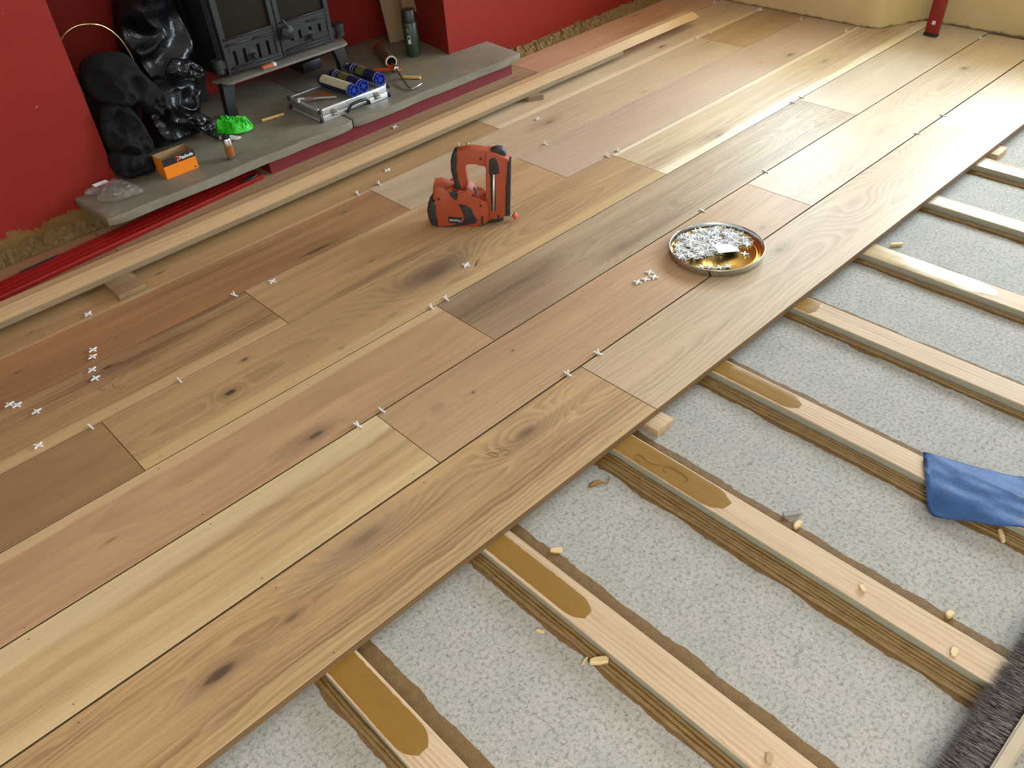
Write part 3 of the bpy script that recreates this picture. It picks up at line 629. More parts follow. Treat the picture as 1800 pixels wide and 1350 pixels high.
# ------------------------------------------------------------------ black clothes, bucket and sacks left of the stove
def fleece_mat():
    b = NB('black_fleece'); p = b.pos(); n = b.noise(p, 420, 3); 
    return b.bsdf(b.mix(n, (0.008, 0.008, 0.008, 1), (0.017, 0.016, 0.015, 1)), 0.95, 0, b.bump(n, 0.5, 0.002), spec=0.1)
M_fleece = fleece_mat()
def sack_mat():
    b = NB('black_sack_plastic'); p = b.pos(); n = b.noise(p, 16, 5, 0.6, 1.5); n2 = b.noise(p, 60, 3, 0.6, 1.0)
    return b.bsdf((0.004, 0.004, 0.005, 1), 0.2, 0, b.bump(b.m('ADD', n, b.m('MULTIPLY', n2, 0.3)), 0.4, 0.010), spec=0.35)
M_sack = sack_mat()
XZ = dict(ux=(1, 0, 0), uy=(0, 0, 1), nn=(0, -1, 0))
jk = thing('fleece_jacket', 'black fleece jacket slumped over the bucket against the red wall', 'jacket', (0, 0, 0))
pillow('hood', [(0.874,0.481),(0.900,0.533),(0.950,0.547),(1.002,0.540),(1.049,0.528),(1.074,0.498),(1.083,0.457),(1.107,0.416),(1.118,0.375),(1.100,0.345),(1.060,0.330),(1.030,0.345),(0.989,0.360),(0.935,0.372),(0.898,0.392),(0.876,0.431)], (0, 3.17, 0), thick=0.09, mat=M_fleece, parent=jk, amp=0.085, freq=8, seed=1.3, ridged=True, **XZ)
pillow('cuff', [(1.03,0.40),(1.06,0.43),(1.10,0.42),(1.125,0.37),(1.112,0.325),(1.08,0.30),(1.04,0.32),(1.02,0.36)], (0, 3.12, 0), thick=0.05, mat=M_fleece, parent=jk, amp=0.05, freq=16, seed=8, ridged=True, **XZ)
pillow('sleeve', [(0.862,0.340),(0.885,0.400),(0.923,0.412),(0.959,0.402),(0.983,0.373),(1.003,0.314),(1.012,0.265),(1.019,0.226),(1.001,0.195),(0.96,0.20),(0.92,0.225),(0.88,0.23),(0.855,0.276)], (0, 3.085, 0), thick=0.045, mat=M_fleece, parent=jk, amp=0.055, freq=11, seed=4.4, back=0.5, ridged=True, **XZ)
pillow('jacket_hem', [(0.845,0.24),(0.875,0.262),(0.92,0.25),(0.97,0.215),(0.998,0.180),(1.000,0.150),(0.985,HZ+0.002),(0.93,HZ+0.001),(0.885,HZ+0.002),(0.852,0.165),(0.840,0.20)], (0, 3.080, 0), thick=0.045, mat=M_fleece, parent=jk, amp=0.055, freq=12, seed=6.1, back=0.5, ridged=True, **XZ)
M_brass = plain('tarnished_brass', (0.55, 0.42, 0.18), 0.3, 1.0, var=0.2)
bk = thing('coal_bucket', 'black coal bucket with a hooped brass handle behind the fleece jacket', 'bucket', (0, 0, 0))
bm = bmesh.new(); lathe(bm, (1.0, 3.40, HZ+0.001), (1.0, 3.40, 0.5), [(0, 0.085), (0.01, 0.09), (0.22, 0.125), (0.225, 0.130), (0.23, 0.125), (0.228, 0.118), (0.02, 0.08)], 32, cap=False)
obj('pail', bm, M_iron, bk, auto=40)
hp = [(0.872,0.40),(0.876,0.48),(0.895,0.560),(0.924,0.598),(0.970,0.615),(1.018,0.610),(1.060,0.586),(1.095,0.541),(1.116,0.485),(1.125,0.438),(1.126,0.40)]
bm = bmesh.new(); tube(bm, spline([(x, 3.272+0.05*abs(i-5)/5, z) for i, (x, z) in enumerate(hp)], 6), 0.0036, 8)
obj('hoop_handle', bm, M_brass, bk, smooth=True)
sk = thing('rubbish_sack', 'tall black plastic sack standing against the left side of the stove', 'plastic sack', (0, 0, 0))
pillow('sack_body', [(1.196,0.80),(1.30,0.84),(1.40,0.78),(1.425,0.60),(1.432,0.493),(1.41,0.396),(1.36,0.30),(1.36,HZ+0.003),(1.20,HZ+0.002),(1.14,0.25),(1.135,0.397),(1.129,0.498),(1.157,0.60)], (0, 3.44, 0), thick=0.09, mat=M_sack, parent=sk, amp=0.07, freq=5, seed=2.7, N=90, R=26, ridged=True, **XZ)
pillow('sack_flap', [(1.157, 0.425), (1.199, 0.469), (1.262, 0.445), (1.306, 0.403), (1.31, 0.37), (1.252, 0.363), (1.214, 0.384)], (0, 3.14, 0), thick=0.014, mat=M_sack, parent=sk, amp=0.02, freq=22, seed=5, ridged=True, **XZ)
s2 = thing('rubbish_sack', 'crumpled black plastic sack slumped on the hearth behind the orange box', 'plastic sack', (0, 0, 0))
pillow('sack_body', [(1.120,0.385),(1.167,0.395),(1.245,0.374),(1.320,0.315),(1.312,0.280),(1.291,0.238),(1.266,0.19),(1.262,HZ+0.004),(1.187,HZ+0.003),(1.070,HZ+0.003),(1.055,0.20),(1.060,0.263),(1.085,0.316),(1.10,0.36)], (0, 3.245, 0), thick=0.05, mat=M_sack, parent=s2, amp=0.06, freq=7, seed=9.2, N=90, R=26, ridged=True, back=0.7, **XZ)
pillow('sack_flap', [(1.158,0.267),(1.209,0.286),(1.253,0.240),(1.266,0.19),(1.261,0.150),(1.232,0.172),(1.187,0.220)], (0, 3.085, 0), thick=0.012, mat=M_sack, parent=s2, amp=0.02, freq=20, seed=3, ridged=True, **XZ)

# ------------------------------------------------------------------ things on the hearth
# orange nail carton
M_or = plain('orange_print', lin(236, 128, 18), 0.5, var=0.05); M_blackprint = plain('black_print', (0.012, 0.011, 0.011), 0.5); M_card = plain('brown_card', lin(150, 118, 78), 0.8, var=0.1)
M_whiteprint = plain('white_print', (0.8, 0.8, 0.78), 0.5, var=0.02); M_orlogo = plain('orange_logo', lin(226, 92, 34), 0.5, var=0.03)
cb = thing('nail_carton', 'open orange and black nail carton standing on the hearth', 'box', (0.980, 2.958, HZ), (0, 0, 0.0))
W_, D_, H_ = 0.124, 0.075, 0.072; th = 0.002
bm = bmesh.new(); box(bm, 0.002, W_-0.002, 0.002, D_-0.002, 0.001, 0.003); obj('carton_base', bm, M_card, cb)
for nm, d in (('carton_wall', (0, W_, 0, th, 0.001, H_)), ('carton_wall', (0, W_, D_-th, D_, 0.001, H_)), ('carton_wall', (0, th, th, D_-th, 0.001, H_)), ('carton_wall', (W_-th, W_, th, D_-th, 0.001, H_))):
    bm = bmesh.new(); box(bm, *d); obj(nm, bm, M_card, cb)
for nm, d, m in (('orange_panel', (0, W_, -0.0006, 0, 0.001, 0.046), M_or), ('black_band', (0, W_, -0.0006, 0, 0.046, H_), M_blackprint), ('orange_panel', (-0.0006, 0, 0, D_, 0.001, H_), M_or), ('black_band', (W_, W_+0.0006, 0, D_, 0.001, H_), M_blackprint)):
    bm = bmesh.new(); box(bm, *d); obj(nm, bm, m, cb)
text_mesh('brand_lettering', 'Paslode', 0.0175, M_whiteprint, cb, basis((0.090, -0.0009, 0.0585), (1, 0, 0), (0, 0, 1)), bold=True, shear=0.15)
bm = bmesh.new()
prism(bm, [(0.050,0.0655),(0.056,0.069),(0.066,0.068),(0.068,0.062),(0.064,0.0575),(0.060,0.0575),(0.0595,0.049),(0.0545,0.047),(0.0545,0.058),(0.058,0.060),(0.062,0.061),(0.062,0.064),(0.056,0.0645)], -0.0012, -0.0005)
obj('brand_symbol', bm, M_orlogo, cb)
bm = bmesh.new(); box(bm, 0.108, 0.115, -0.0010, -0.0005, 0.006, 0.011); obj('small_print', bm, M_blackprint, cb)
# gas fuel cell
fc = thing('fuel_cell', 'small silver gas cartridge with brown label and black cap standing beside the carton', 'cartridge', (1.222, 2.925, HZ), (0.0, 0.0, 0.0))
M_tin = plain('tinned_steel', (0.62, 0.61, 0.58), 0.25, 1.0, var=0.1); M_brlabel = plain('brown_label', lin(150, 88, 40), 0.4, var=0.4, scale=60)
bm = bmesh.new(); lathe(bm, (0, 0, 0.0005), (0, 0, 0.1), [(0, 0.014), (0.002, 0.0155), (0.074, 0.0155), (0.080, 0.013)], 24); obj('canister', bm, M_tin, fc, auto=40)
bm = bmesh.new(); lathe(bm, (0, 0, 0.014), (0, 0, 0.1), [(0, 0.0158), (0.040, 0.0158)], 24, cap=False); obj('paper_label', bm, M_brlabel, fc, smooth=True)
bm = bmesh.new(); lathe(bm, (0, 0, 0.0795), (0, 0, 0.1), [(0, 0.0145), (0.010, 0.0145), (0.012, 0.010), (0.016, 0.006)], 20); obj('cap', bm, M_black, fc, auto=40)
# green plastic scrap and white packet
def film_mat(name, col, rough=0.3, tr=0.25):
    b = NB(name); p = b.pos(); n = b.noise(p, 40, 4, 0.6, 1.0)
    return b.bsdf(b.mix(n, tuple(c*0.75 for c in col[:3])+(1,), col), rough, 0, b.bump(n, 0.6, 0.006), Transmission_Weight=tr)
M_green = film_mat('green_film', lin(40, 205, 20), 0.35, 0.0)
tag(pillow('green_plastic_scrap', [(1.285,3.165),(1.315,3.215),(1.350,3.235),(1.385,3.170),(1.425,3.110),(1.405,3.080),(1.372,3.075),(1.335,3.090),(1.31,3.12)], (0, 0, HZ+0.012), (1, 0, 0), (0, 1, 0), (0, 0, 1), 0.022, M_green, amp=0.042, freq=38, N=72, R=18, smooth=False, ridged=True, back=0.0, seed=2), 'crumpled bright green plastic scrap on the hearth near the stove leg', 'plastic scrap')
tag(pillow('paper_packet', [(1.265,3.135),(1.300,3.140),(1.345,3.060),(1.320,3.045),(1.285,3.085)], (0, 0, HZ+0.006), (1, 0, 0), (0, 1, 0), (0, 0, 1), 0.007, plain('white_paper', (0.6, 0.57, 0.52), 0.7), amp=0.006, freq=30, N=30, R=8, back=0.7), 'small crumpled white packet beside the green plastic scrap', 'packet')
# clear polythene bag at the hearth's left end
b = NB('clear_polythene'); p = b.pos(); n = b.noise(p, 22, 4, 0.6, 1.5)
tn = b.t.nodes.new('ShaderNodeBsdfTransparent'); tn.inputs[0].default_value = (0.95, 0.93, 0.90, 1)
pb = b.t.nodes.new('ShaderNodeBsdfPrincipled'); pb.inputs['Base Color'].default_value = (0.52, 0.48, 0.42, 1); pb.inputs['Roughness'].default_value = 0.22
b.put(pb.inputs['Normal'], b.bump(n, 0.8, 0.008)); mx = b.t.nodes.new('ShaderNodeMixShader')
b.put(mx.inputs[0], b.m('MULTIPLY_ADD', b.step(n, 0.45, 0.7), 0.30, 0.16)); b.t.links.new(tn.outputs[0], mx.inputs[1]); b.t.links.new(pb.outputs[0], mx.inputs[2]); b.t.links.new(mx.outputs[0], b.out.inputs[0])
M_poly = b.mat
pbg = thing('polythene_bag', 'clear polythene bag of small parts lying at the left end of the hearth', 'plastic bag', (0, 0, 0))
pillow('film', [(0.714,3.075),(0.760,3.085),(0.835,3.080),(0.856,3.070),(0.868,3.000),(0.878,2.915),(0.864,2.904),(0.820,2.915),(0.775,2.918),(0.752,2.945),(0.728,2.975),(0.752,3.020),(0.738,3.05)], (0, 0, HZ+0.014), (1, 0, 0), (0, 1, 0), (0, 0, 1), 0.022, M_poly, pbg, amp=0.010, freq=16, N=60, R=14, ridged=True, back=0.45, seed=5)
bm = bmesh.new(); box(bm, -0.026, 0.026, -0.011, 0.011, 0, 0.0006); obj('paper_label', bm, M_whiteprint, pbg, loc=(0.780, 3.045, HZ+0.038), rot=(0.1, 0.05, 0.12))
bm = bmesh.new()
for k in range(7):
    x, y = random.uniform(0.78, 0.85), random.uniform(2.95, 3.0); cyl(bm, (x, y, HZ+0.012), (x+random.uniform(-.02, .02), y+random.uniform(-.01, .01), HZ+0.014), 0.003, 6)
obj('loose_fittings', bm, M_tin, pbg)['kind'] = 'stuff'
# dowel
M_dowel = plain('dowel_wood', lin(214, 176, 106), 0.6, var=0.15)
bm = bmesh.new(); cyl(bm, (1.475, 3.134, HZ+0.0065), (1.568, 3.120, HZ+0.0065), 0.006, 14); tag(obj('wooden_dowel', bm, M_dowel, auto=40), 'short wooden dowel lying on the slate left of the silver case', 'dowel')
# aluminium case
M_alu = plain('brushed_aluminium', (0.80, 0.81, 0.82), 0.34, 0.75, var=0.08); M_case = plain('grey_case_panel', lin(120, 112, 100), 0.55, var=0.2)
cs = thing('tool_case', 'silver aluminium tool case with black handle lying on the hearth', 'case', (1.622, 2.925, HZ), (0, 0, -0.012))
cw, cd, chh = 0.333, 0.232, 0.052
bxo('case_shell', (0.004, cw-0.004, 0.004, cd-0.004, 0.001, chh-0.003), M_case, cs, bev=0.002)
for nm, d in (('edge_rail', (0.010, cw-0.010, -0.002, 0.012, 0.0005, 0.024)), ('edge_rail', (0.010, cw-0.010, -0.002, 0.012, 0.026, chh)), ('edge_rail', (0.010, cw-0.010, cd-0.012, cd+0.002, 0.001, chh)), ('edge_rail', (-0.002, 0.008, 0.012, cd-0.012, 0.040, chh)), ('edge_rail', (cw-0.008, cw+0.002, 0.012, cd-0.012, 0.040, chh)), ('edge_rail', (-0.002, 0.008, 0.012, cd-0.012, 0.001, 0.010)), ('edge_rail', (cw-0.008, cw+0.002, 0.012, cd-0.012, 0.001, 0.010))):
    bxo(nm, d, M_alu, cs, bev=0.004 if nm == 'edge_rail' and d[4] > 0.02 else 0.002, seg=3)
for x in (0.0, cw):
    for y in (0.0, cd):
        for z in (0.008, chh-0.008):
            bxo('corner_guard', (x-0.0055-0.007*(x == 0)*0, x+0.0055, y-0.0055, y+0.0055, z-0.0085, z+0.0095), M_black, cs, bev=0.004, seg=3)
for x in (0.062, 0.272):
    l = bxo('latch', (x-0.013, x+0.013, -0.0065, -0.002, 0.012, 0.042), plain('latch_steel', (0.35, 0.33, 0.28), 0.35, 1.0), cs, bev=0.0015)
    bm = bmesh.new(); cyl(bm, (x-0.008, -0.009, 0.019), (x+0.008, -0.009, 0.019), 0.0035, 10); obj('latch_hook', bm, M_tin, l)
bm = bmesh.new(); hpts = [(0.115, -0.004, 0.012), (0.114, -0.018, 0.013), (0.118, -0.024, 0.026), (0.132, -0.026, 0.038), (0.167, -0.027, 0.041), (0.202, -0.026, 0.038), (0.216, -0.024, 0.026), (0.220, -0.018, 0.013), (0.219, -0.004, 0.012)]
tube(bm, hpts, 0.006, 10); cyl(bm, (0.112, -0.010, 0.011), (0.222, -0.010, 0.011), 0.004, 10); obj('handle', bm, M_black, cs, auto=50)
CT = HZ+chh
# sealant cartridges
M_blue = plain('blue_plastic', lin(26, 52, 150), 0.35, var=0.1); M_navy = plain('navy_label', lin(26, 30, 66), 0.4, var=0.3, scale=40); M_cream_l = plain('cream_label', lin(196, 184, 150), 0.5, var=0.08); M_photo = plain('green_gold_print', lin(104, 96, 48), 0.4, var=0.6, scale=70); M_wband = plain('white_band', (0.6, 0.6, 0.62), 0.4)
def cartridge(name, label, cap, tail, z, style, r=0.0245, nozzle=False):
    cap, tail = Vector((cap[0], cap[1], z)), Vector((tail[0], tail[1], z)); L = (tail-cap).length
    ang = math.atan2((tail-cap).y, (tail-cap).x)
    t = thing(name, label, 'cartridge', cap, (0, 0, ang), group='sealant cartridges by the tool case')
    bm = bmesh.new(); lathe(bm, (0, 0, 0), (1, 0, 0), [(0.010, r-0.0005), (L-0.012, r-0.0005), (L-0.010, r-0.004), (L, r-0.010)], 28); obj('barrel', bm, M_navy, t, auto=40)
    def arc(nm, a0, a1, s0, s1, m, rr=0.0004):
        bm = bmesh.new(); n = 20; R = []
        for k in range(n+1):
            a = a0+(a1-a0)*k/n
            R.append((bm.verts.new((s0, (r+rr)*math.cos(a), (r+rr)*math.sin(a))), bm.verts.new((s1, (r+rr)*math.cos(a), (r+rr)*math.sin(a)))))
        for A, B in zip(R, R[1:]): bm.faces.new((A[0], A[1], B[1], B[0]))
        return obj(nm, bm, m, t, smooth=True)
    if style == 'cream':
        arc('cream_label', 0.2, 2.3, 0.022, L-0.02, M_cream_l); arc('white_band', 2.75, 2.95, 0.022, L-0.02, M_wband)
    else:
        arc('picture_label', 0.0, math.pi, L*0.42, L*0.68, M_photo); arc('white_band', 0, math.pi*2, L*0.83, L*0.85, M_wband); arc('white_band', 0, math.pi*2, L*0.76, L*0.77, M_wband)
    arc('white_band', 0, math.pi*2, 0.014, 0.018, M_wband)
    bm = bmesh.new(); lathe(bm, (0, 0, 0), (1, 0, 0), [(0.014, r), (0.0, r), (0.0, r-0.004), (0.011, r-0.005), (0.011, 0.009), (0.001, 0.009), (0.001, 0.001)], 28, cap=False)
    for k in range(6):
        a = k*math.pi/3; ca, sa = math.cos(a), math.sin(a); tt = 0.0018
        v = [bm.verts.new((sx, ca*rr-sa*w, sa*rr+ca*w)) for sx in (0.002, 0.012) for rr in (0.008, r-0.003) for w in (-tt, tt)]
        for f in ((0, 1, 3, 2), (4, 6, 7, 5), (0, 2, 6, 4), (1, 5, 7, 3)): bm.faces.new([v[i] for i in f])
    obj('end_cap', bm, M_blue, t, auto=40)
    bm = bmesh.new(); lathe(bm, (L-0.003, 0, 0), (L+1, 0, 0), [(0, r-0.006), (0.010, r-0.008), (0.012, 0.008), (0.020, 0.007)], 20); obj('shoulder', bm, M_blue, t, auto=40)
    if nozzle:
        bm = bmesh.new(); lathe(bm, (L+0.008, 0, 0), (L+1, 0, 0), [(0, 0.010), (0.02, 0.010), (0.022, 0.013), (0.030, 0.012), (0.034, 0.006)], 16); obj('nozzle', bm, M_black, t, auto=40)
    return t
zc = CT+0.0252
cartridge('sealant_cartridge', 'blue-capped sealant cartridge with cream label lying nearest on the tool case', (1.792, 2.920), (1.778, 3.135), zc, 'cream')
cartridge('sealant_cartridge', 'dark blue sealant cartridge in the middle of the three on the tool case', (1.842, 2.925), (1.846, 3.150), zc, 'navy')
cartridge('sealant_cartridge', 'dark blue sealant cartridge with black nozzle at the right edge of the tool case', (1.930, 2.930), (1.936, 3.150), zc, 'navy', nozzle=True)
# clear packet with marker pens, and leaflet
M_leaf = plain('leaflet_print', lin(150, 86, 54), 0.6, var=0.6, scale=45)
bm = bmesh.new(); prism(bm, [(1.655, 3.03), (1.745, 3.00), (1.752, 3.09), (1.70, 3.10)], CT+0.0003, CT+0.0015, ux=(1, 0, 0), uy=(0, 1, 0), nn=(0, 0, 1)); tag(obj('leaflet', bm, M_leaf), 'brown and orange printed leaflet lying on the tool case', 'leaflet')
pp = thing('pen_packet', 'clear packet holding a grey pen on the left of the tool case', 'packet', (1.635, 3.06, CT), (0, 0, -0.72))
pillow('film', [(-0.01, -0.016), (0.05, -0.016), (0.07, -0.006), (0.07, 0.006), (0.05, 0.016), (-0.01, 0.016)], (0, 0, 0.007), (1, 0, 0), (0, 1, 0), (0, 0, 1), 0.007, M_poly, pp, amp=0.004, freq=40, N=30, R=6)
bm = bmesh.new(); cyl(bm, (0.045, 0, 0.008), (0.135, 0.0, 0.006), 0.0042, 10); obj('pen', bm, plain('grey_pen', (0.35, 0.36, 0.38), 0.35), pp, auto=40)
for d in ((-0.024, 0.004, 0.010, 0.016, 0.002, 0.009), (-0.018, -0.010, -0.020, -0.006, 0.002, 0.009)): bxo('white_clip', (d[0], d[1], d[2], d[3], d[4], d[5]), M_whiteprint, pp, bev=0.001)
# caulking gun
M_tube = plain('brown_tube', lin(96, 70, 52), 0.4, var=0.2); M_orange = plain('orange_paint', lin(206, 74, 26), 0.4, var=0.1); M_ivory = plain('ivory', lin(206, 192, 164), 0.5); M_steel = plain('dull_steel', (0.45, 0.43, 0.40), 0.35, 1.0, var=0.25)
cg = thing('caulking_gun', 'brown barrelled caulking gun with orange frame and bent steel rod on the hearth', 'caulking gun', (2.170, 3.185, HZ+0.0265), (0, 0, math.atan2(3.42-3.185, 2.268-2.170)))
bm = bmesh.new(); lathe(bm, (0, 0, 0), (1, 0, 0), [(0.235, 0.0255), (0.0, 0.0255), (0.0, 0.0225), (0.20, 0.0225)], 28, cap=False); obj('barrel', bm, M_tube, cg, auto=40)
bm = bmesh.new(); lathe(bm, (0, 0, 0), (1, 0, 0), [(0.004, 0.0262), (-0.003, 0.0262), (-0.003, 0.0205), (0.004, 0.0205), (0.004, 0.0262)], 28, cap=False); obj('barrel_rim', bm, M_ivory, cg, auto=40)
bm = bmesh.new(); lathe(bm, (0.235, 0, 0), (1, 0, 0), [(-0.006, 0.0265), (0.004, 0.0265), (0.006, 0.020), (0.010, 0.006)], 28); obj('front_ring', bm, M_orange, cg, auto=40)
bm = bmesh.new(); prism(bm, [(0.006, -0.026), (-0.055, -0.030), (-0.070, -0.010), (-0.062, 0.004), (-0.03, -0.004), (-0.010, 0.006)], -0.022, -0.019, uy=(0, 1, 0), nn=(0, 0, 1), bev=0.0008)
prism(bm, [(0.010, 0.020), (-0.030, 0.006), (-0.062, -0.004), (-0.066, 0.006), (-0.03, 0.024)], -0.016, -0.006, uy=(0, 1, 0), nn=(0, 0, 1), bev=0.0008)
obj('frame_bracket', bm, M_orange, cg)
bm = bmesh.new(); prism(bm, [(-0.060, 0.000), (-0.040, 0.012), (-0.010, 0.085), (-0.022, 0.088), (-0.055, 0.016)], -0.020, -0.010, uy=(0, 1, 0), nn=(0, 0, 1), bev=0.001); obj('trigger', bm, M_orange, cg)
bm = bmesh.new(); tube(bm, [(0.16, 0, 0), (-0.05, 0.0, -0.004), (-0.24, 0.004, -0.014), (-0.305, 0.002, -0.019), (-0.312, -0.012, -0.018), (-0.300, -0.050, -0.010)], 0.0042, 10); obj('plunger_rod', bm, M_steel, cg, smooth=True)
bm = bmesh.new(); lathe(bm, (-0.062, 0, -0.006), (-1, 0, -0.006), [(0, 0.012), (0.022, 0.012), (0.024, 0.008)], 16); obj('rod_collar', bm, M_steel, cg, auto=40)
bm = bmesh.new(); cyl(bm, (2.112, 3.045, HZ+0.0075), (2.158, 2.968, HZ+0.0075), 0.007, 14); tag(obj('wooden_dowel', bm, M_dowel, auto=40), 'wooden dowel beside the caulking gun rod', 'dowel')
# aerosol can
M_canG = plain('dark_green_can', lin(46, 62, 46), 0.4, var=0.2); M_canB = plain('black_cap', lin(38, 36, 34), 0.4)
ac = thing('aerosol_can', 'dark green aerosol can with black cap standing at the back of the hearth', 'aerosol can', (2.332, 3.233, HZ+0.0005))
bm = bmesh.new(); lathe(bm, (0, 0, 0), (0, 0, 1), [(0, 0.031), (0.003, 0.033), (0.146, 0.033), (0.150, 0.030)], 32); obj('can_body', bm, M_canG, ac, auto=40)
bm = bmesh.new(); lathe(bm, (0, 0, 0.149), (0, 0, 1), [(0, 0.0335), (0.002, 0.0338), (0.004, 0.0315), (0.048, 0.0300), (0.051, 0.028)], 32); obj('cap', bm, M_canB, ac, auto=40)
bm = bmesh.new()
def patch_cyl(bm, r, a0, a1, z0, z1):
    R = [(bm.verts.new((r*math.cos(a0+(a1-a0)*k/6), r*math.sin(a0+(a1-a0)*k/6), z0)), bm.verts.new((r*math.cos(a0+(a1-a0)*k/6), r*math.sin(a0+(a1-a0)*k/6), z1))) for k in range(7)]
    for A, B in zip(R, R[1:]): bm.faces.new((A[0], B[0], B[1], A[1]))
patch_cyl(bm, 0.0333, -2.75, -2.35, 0.060, 0.096); obj('price_sticker', bm, M_wband, ac)
bm = bmesh.new(); patch_cyl(bm, 0.0334, -2.68, -2.45, 0.078, 0.092); obj('barcode', bm, M_blackprint, ac)
bm = bmesh.new(); patch_cyl(bm, 0.0333, -2.62, -2.55, 0.112, 0.126); obj('white_mark', bm, M_wband, ac)
# boards leaning in the back corner
M_ply = oak('leaning_ply', (142,108,66), (108,80,46), seed=60, h0=0.2, ring=0.2, streak=0.4, rough=0.6)
bm = bmesh.new(); box(bm, -0.055, 0.055, -0.006, 0.006, 0.0, 0.62)
tag(obj('leaning_board', bm, M_ply, loc=(2.415, 3.44, HZ+0.003), rot=(-0.26, 0, -0.25)), 'narrow brown board leaning in the back corner behind the aerosol can', 'board')
bm = bmesh.new(); box(bm, -0.055, 0.055, -0.006, 0.006, 0.0, 0.50)
tag(obj('leaning_board', bm, M_ply, loc=(2.478, 3.385, 0.262), rot=(-0.20, 0, -0.2)), 'second brown board raised higher in the back corner beside the aerosol cap', 'board')

# ------------------------------------------------------------------ spirit level
M_lvl = gloss_red('red_level_paint', (150, 24, 24), 0.35)
lv = thing('spirit_level', 'red spirit level leaning upright against the cream recess wall', 'spirit level', (4.052, 1.637, ZT+0.001), (0, 0.135, 0))
bxo('level_bar', (-0.012, 0.012, -0.029, 0.029, 0.012, 1.20), M_lvl, lv, bev=0.002)
bxo('end_cap', (-0.0135, 0.0135, -0.0305, 0.0305, 0.0018, 0.014), M_black, lv, bev=0.002)
bm = bmesh.new(); box(bm, -0.0128, -0.0118, -0.010, 0.006, 0.050, 0.066); obj('white_mark', bm, M_wband, lv)

# ------------------------------------------------------------------ nail gun
gd = Vector((0.6805, -0.7328, 0)); gn = Vector((-0.7328, -0.6805, 0))   # along the tool, and its near side
ng = thing('nail_gun', 'orange and black cordless nail gun standing on the oak boards', 'nail gun', (1.508, 2.079, ZT), (0, 0, math.atan2(gd.y, gd.x)))
# local frame: x along, y away from the viewer (near side is -y), z up
M_go = plain('orange_tool_plastic', lin(160, 68, 34), 0.55, var=0.06); M_gb = plain('black_tool_rubber', lin(42, 40, 38), 0.6, var=0.15)
def gp(name, pts, n0, n1, mat, bev=0.0, parent=None, seg=3):
    bm = bmesh.new(); prism(bm, pts, n0, n1, bev=bev, seg=seg)
    return obj(name, bm, mat, parent or ng, auto=45)
gp('motor_housing', [(-0.007,.101),(0,.150),(.020,.148),(.044,.143),(.053,.134),(.070,.132),(.089,.125),(.108,.140),(.117,.135),(.131,.118),(.131,.097),(.146,.094),(.172,.095),(.176,.060),(.171,.017),(.155,.002),(.129,.0),(.078,.0),(.004,.001),(-.006,.004),(-.002,.050),(.004,.090)], -0.036, 0.036, M_go, 0.012)
gp('handle', [(.089,.120),(.070,.130),(.069,.166),(.065,.198),(.066,.224),(.070,.239),(.081,.256),(.094,.263),(.131,.264),(.166,.259),(.200,.252),(.200,.205),(.174,.201),(.162,.215),(.141,.222),(.110,.222),(.109,.206),(.110,.175),(.112,.140)], -0.018, 0.018, M_go, 0.008)
gp('magazine_housing', [(.180,.256),(.197,.253),(.220,.245),(.250,.228),(.250,.221),(.242,.218),(.224,.030),(.215,.023),(.165,.015),(.163,.095),(.170,.095),(.177,.183),(.174,.201)], -0.024, 0.024, M_go, 0.005)
gp('end_cap', [(-.012,.099),(.008,.090),(-.003,.003),(-.020,.008),(-.030,.033),(-.031,.061),(-.026,.083)], -0.038, 0.038, M_gb, 0.010)
gp('rubber_grip', [(.068,.239),(.079,.258),(.090,.260),(.083,.236),(.081,.205),(.082,.165),(.090,.125),(.076,.123),(.068,.132),(.067,.166),(.063,.198),(.064,.224)], -0.0205, 0.0205, M_gb, 0.006)
gp('grip_tail', [(.047,.131),(.067,.132),(.079,.127),(.079,.112),(.071,.095),(.055,.112)], -0.0375, 0.0375, M_gb, 0.004)
gp('side_panel', [(.076,.087),(.099,.081),(.118,.066),(.121,.047),(.134,.024),(.125,.013),(.065,.004),(.016,.004),(.053,.010),(.092,.034),(.085,.062)], -0.0375, -0.030, M_gb, 0.001)
lbp = gp('name_plate', [(.038,.041),(.091,.035),(.083,.015),(.037,.020)], -0.0388, -0.0355, M_blackprint)
ang = math.atan2(.020-.041, .037-.038)
M_gw = plain('grey_print', (0.55, 0.53, 0.52), 0.5)
text_mesh('brand_lettering', 'Paslode', 0.0115, M_gw, lbp, basis((0.0585, -0.0391, 0.0275), (-1, 0, 0.09), (0, 0, -1)), bold=True, extrude=0.0002)
bm = bmesh.new(); prism(bm, [(.079,.020),(.082,.020),(.0835,.026),(.088,.029),(.088,.033),(.083,.034),(.081,.032),(.086,.031),(.080,.027)], -0.0393, -0.0387); obj('brand_symbol', bm, M_orlogo, lbp)
gp('trigger', [(.119,.118),(.131,.124),(.135,.110),(.131,.093),(.124,.091),(.116,.102)], -0.009, 0.009, M_gb, 0.002)
gp('rod_slot', [(.190,.231),(.207,.230),(.195,.049),(.180,.050)], -0.0246, -0.020, M_blackprint)
gp('nail_follower', [(.188,.219),(.196,.235),(.211,.234),(.216,.215),(.217,.184),(.200,.179),(.185,.184)], -0.030, -0.022, M_gb, 0.003)
bm = bmesh.new(); cyl(bm, (.200, -0.0265, .182), (.188, -0.0265, .050), 0.0036, 10); obj('feed_rod', bm, M_alu, ng, smooth=True)
bm = bmesh.new(); cyl(bm, (.201, -0.032, .202), (.201, -0.028, .202), 0.005, 12); obj('follower_button', bm, M_black, ng, auto=40)
gp('magazine_rail', [(.242,.219),(.257,.220),(.239,.024),(.223,.027)], -0.017, 0.017, M_gb, 0.002)
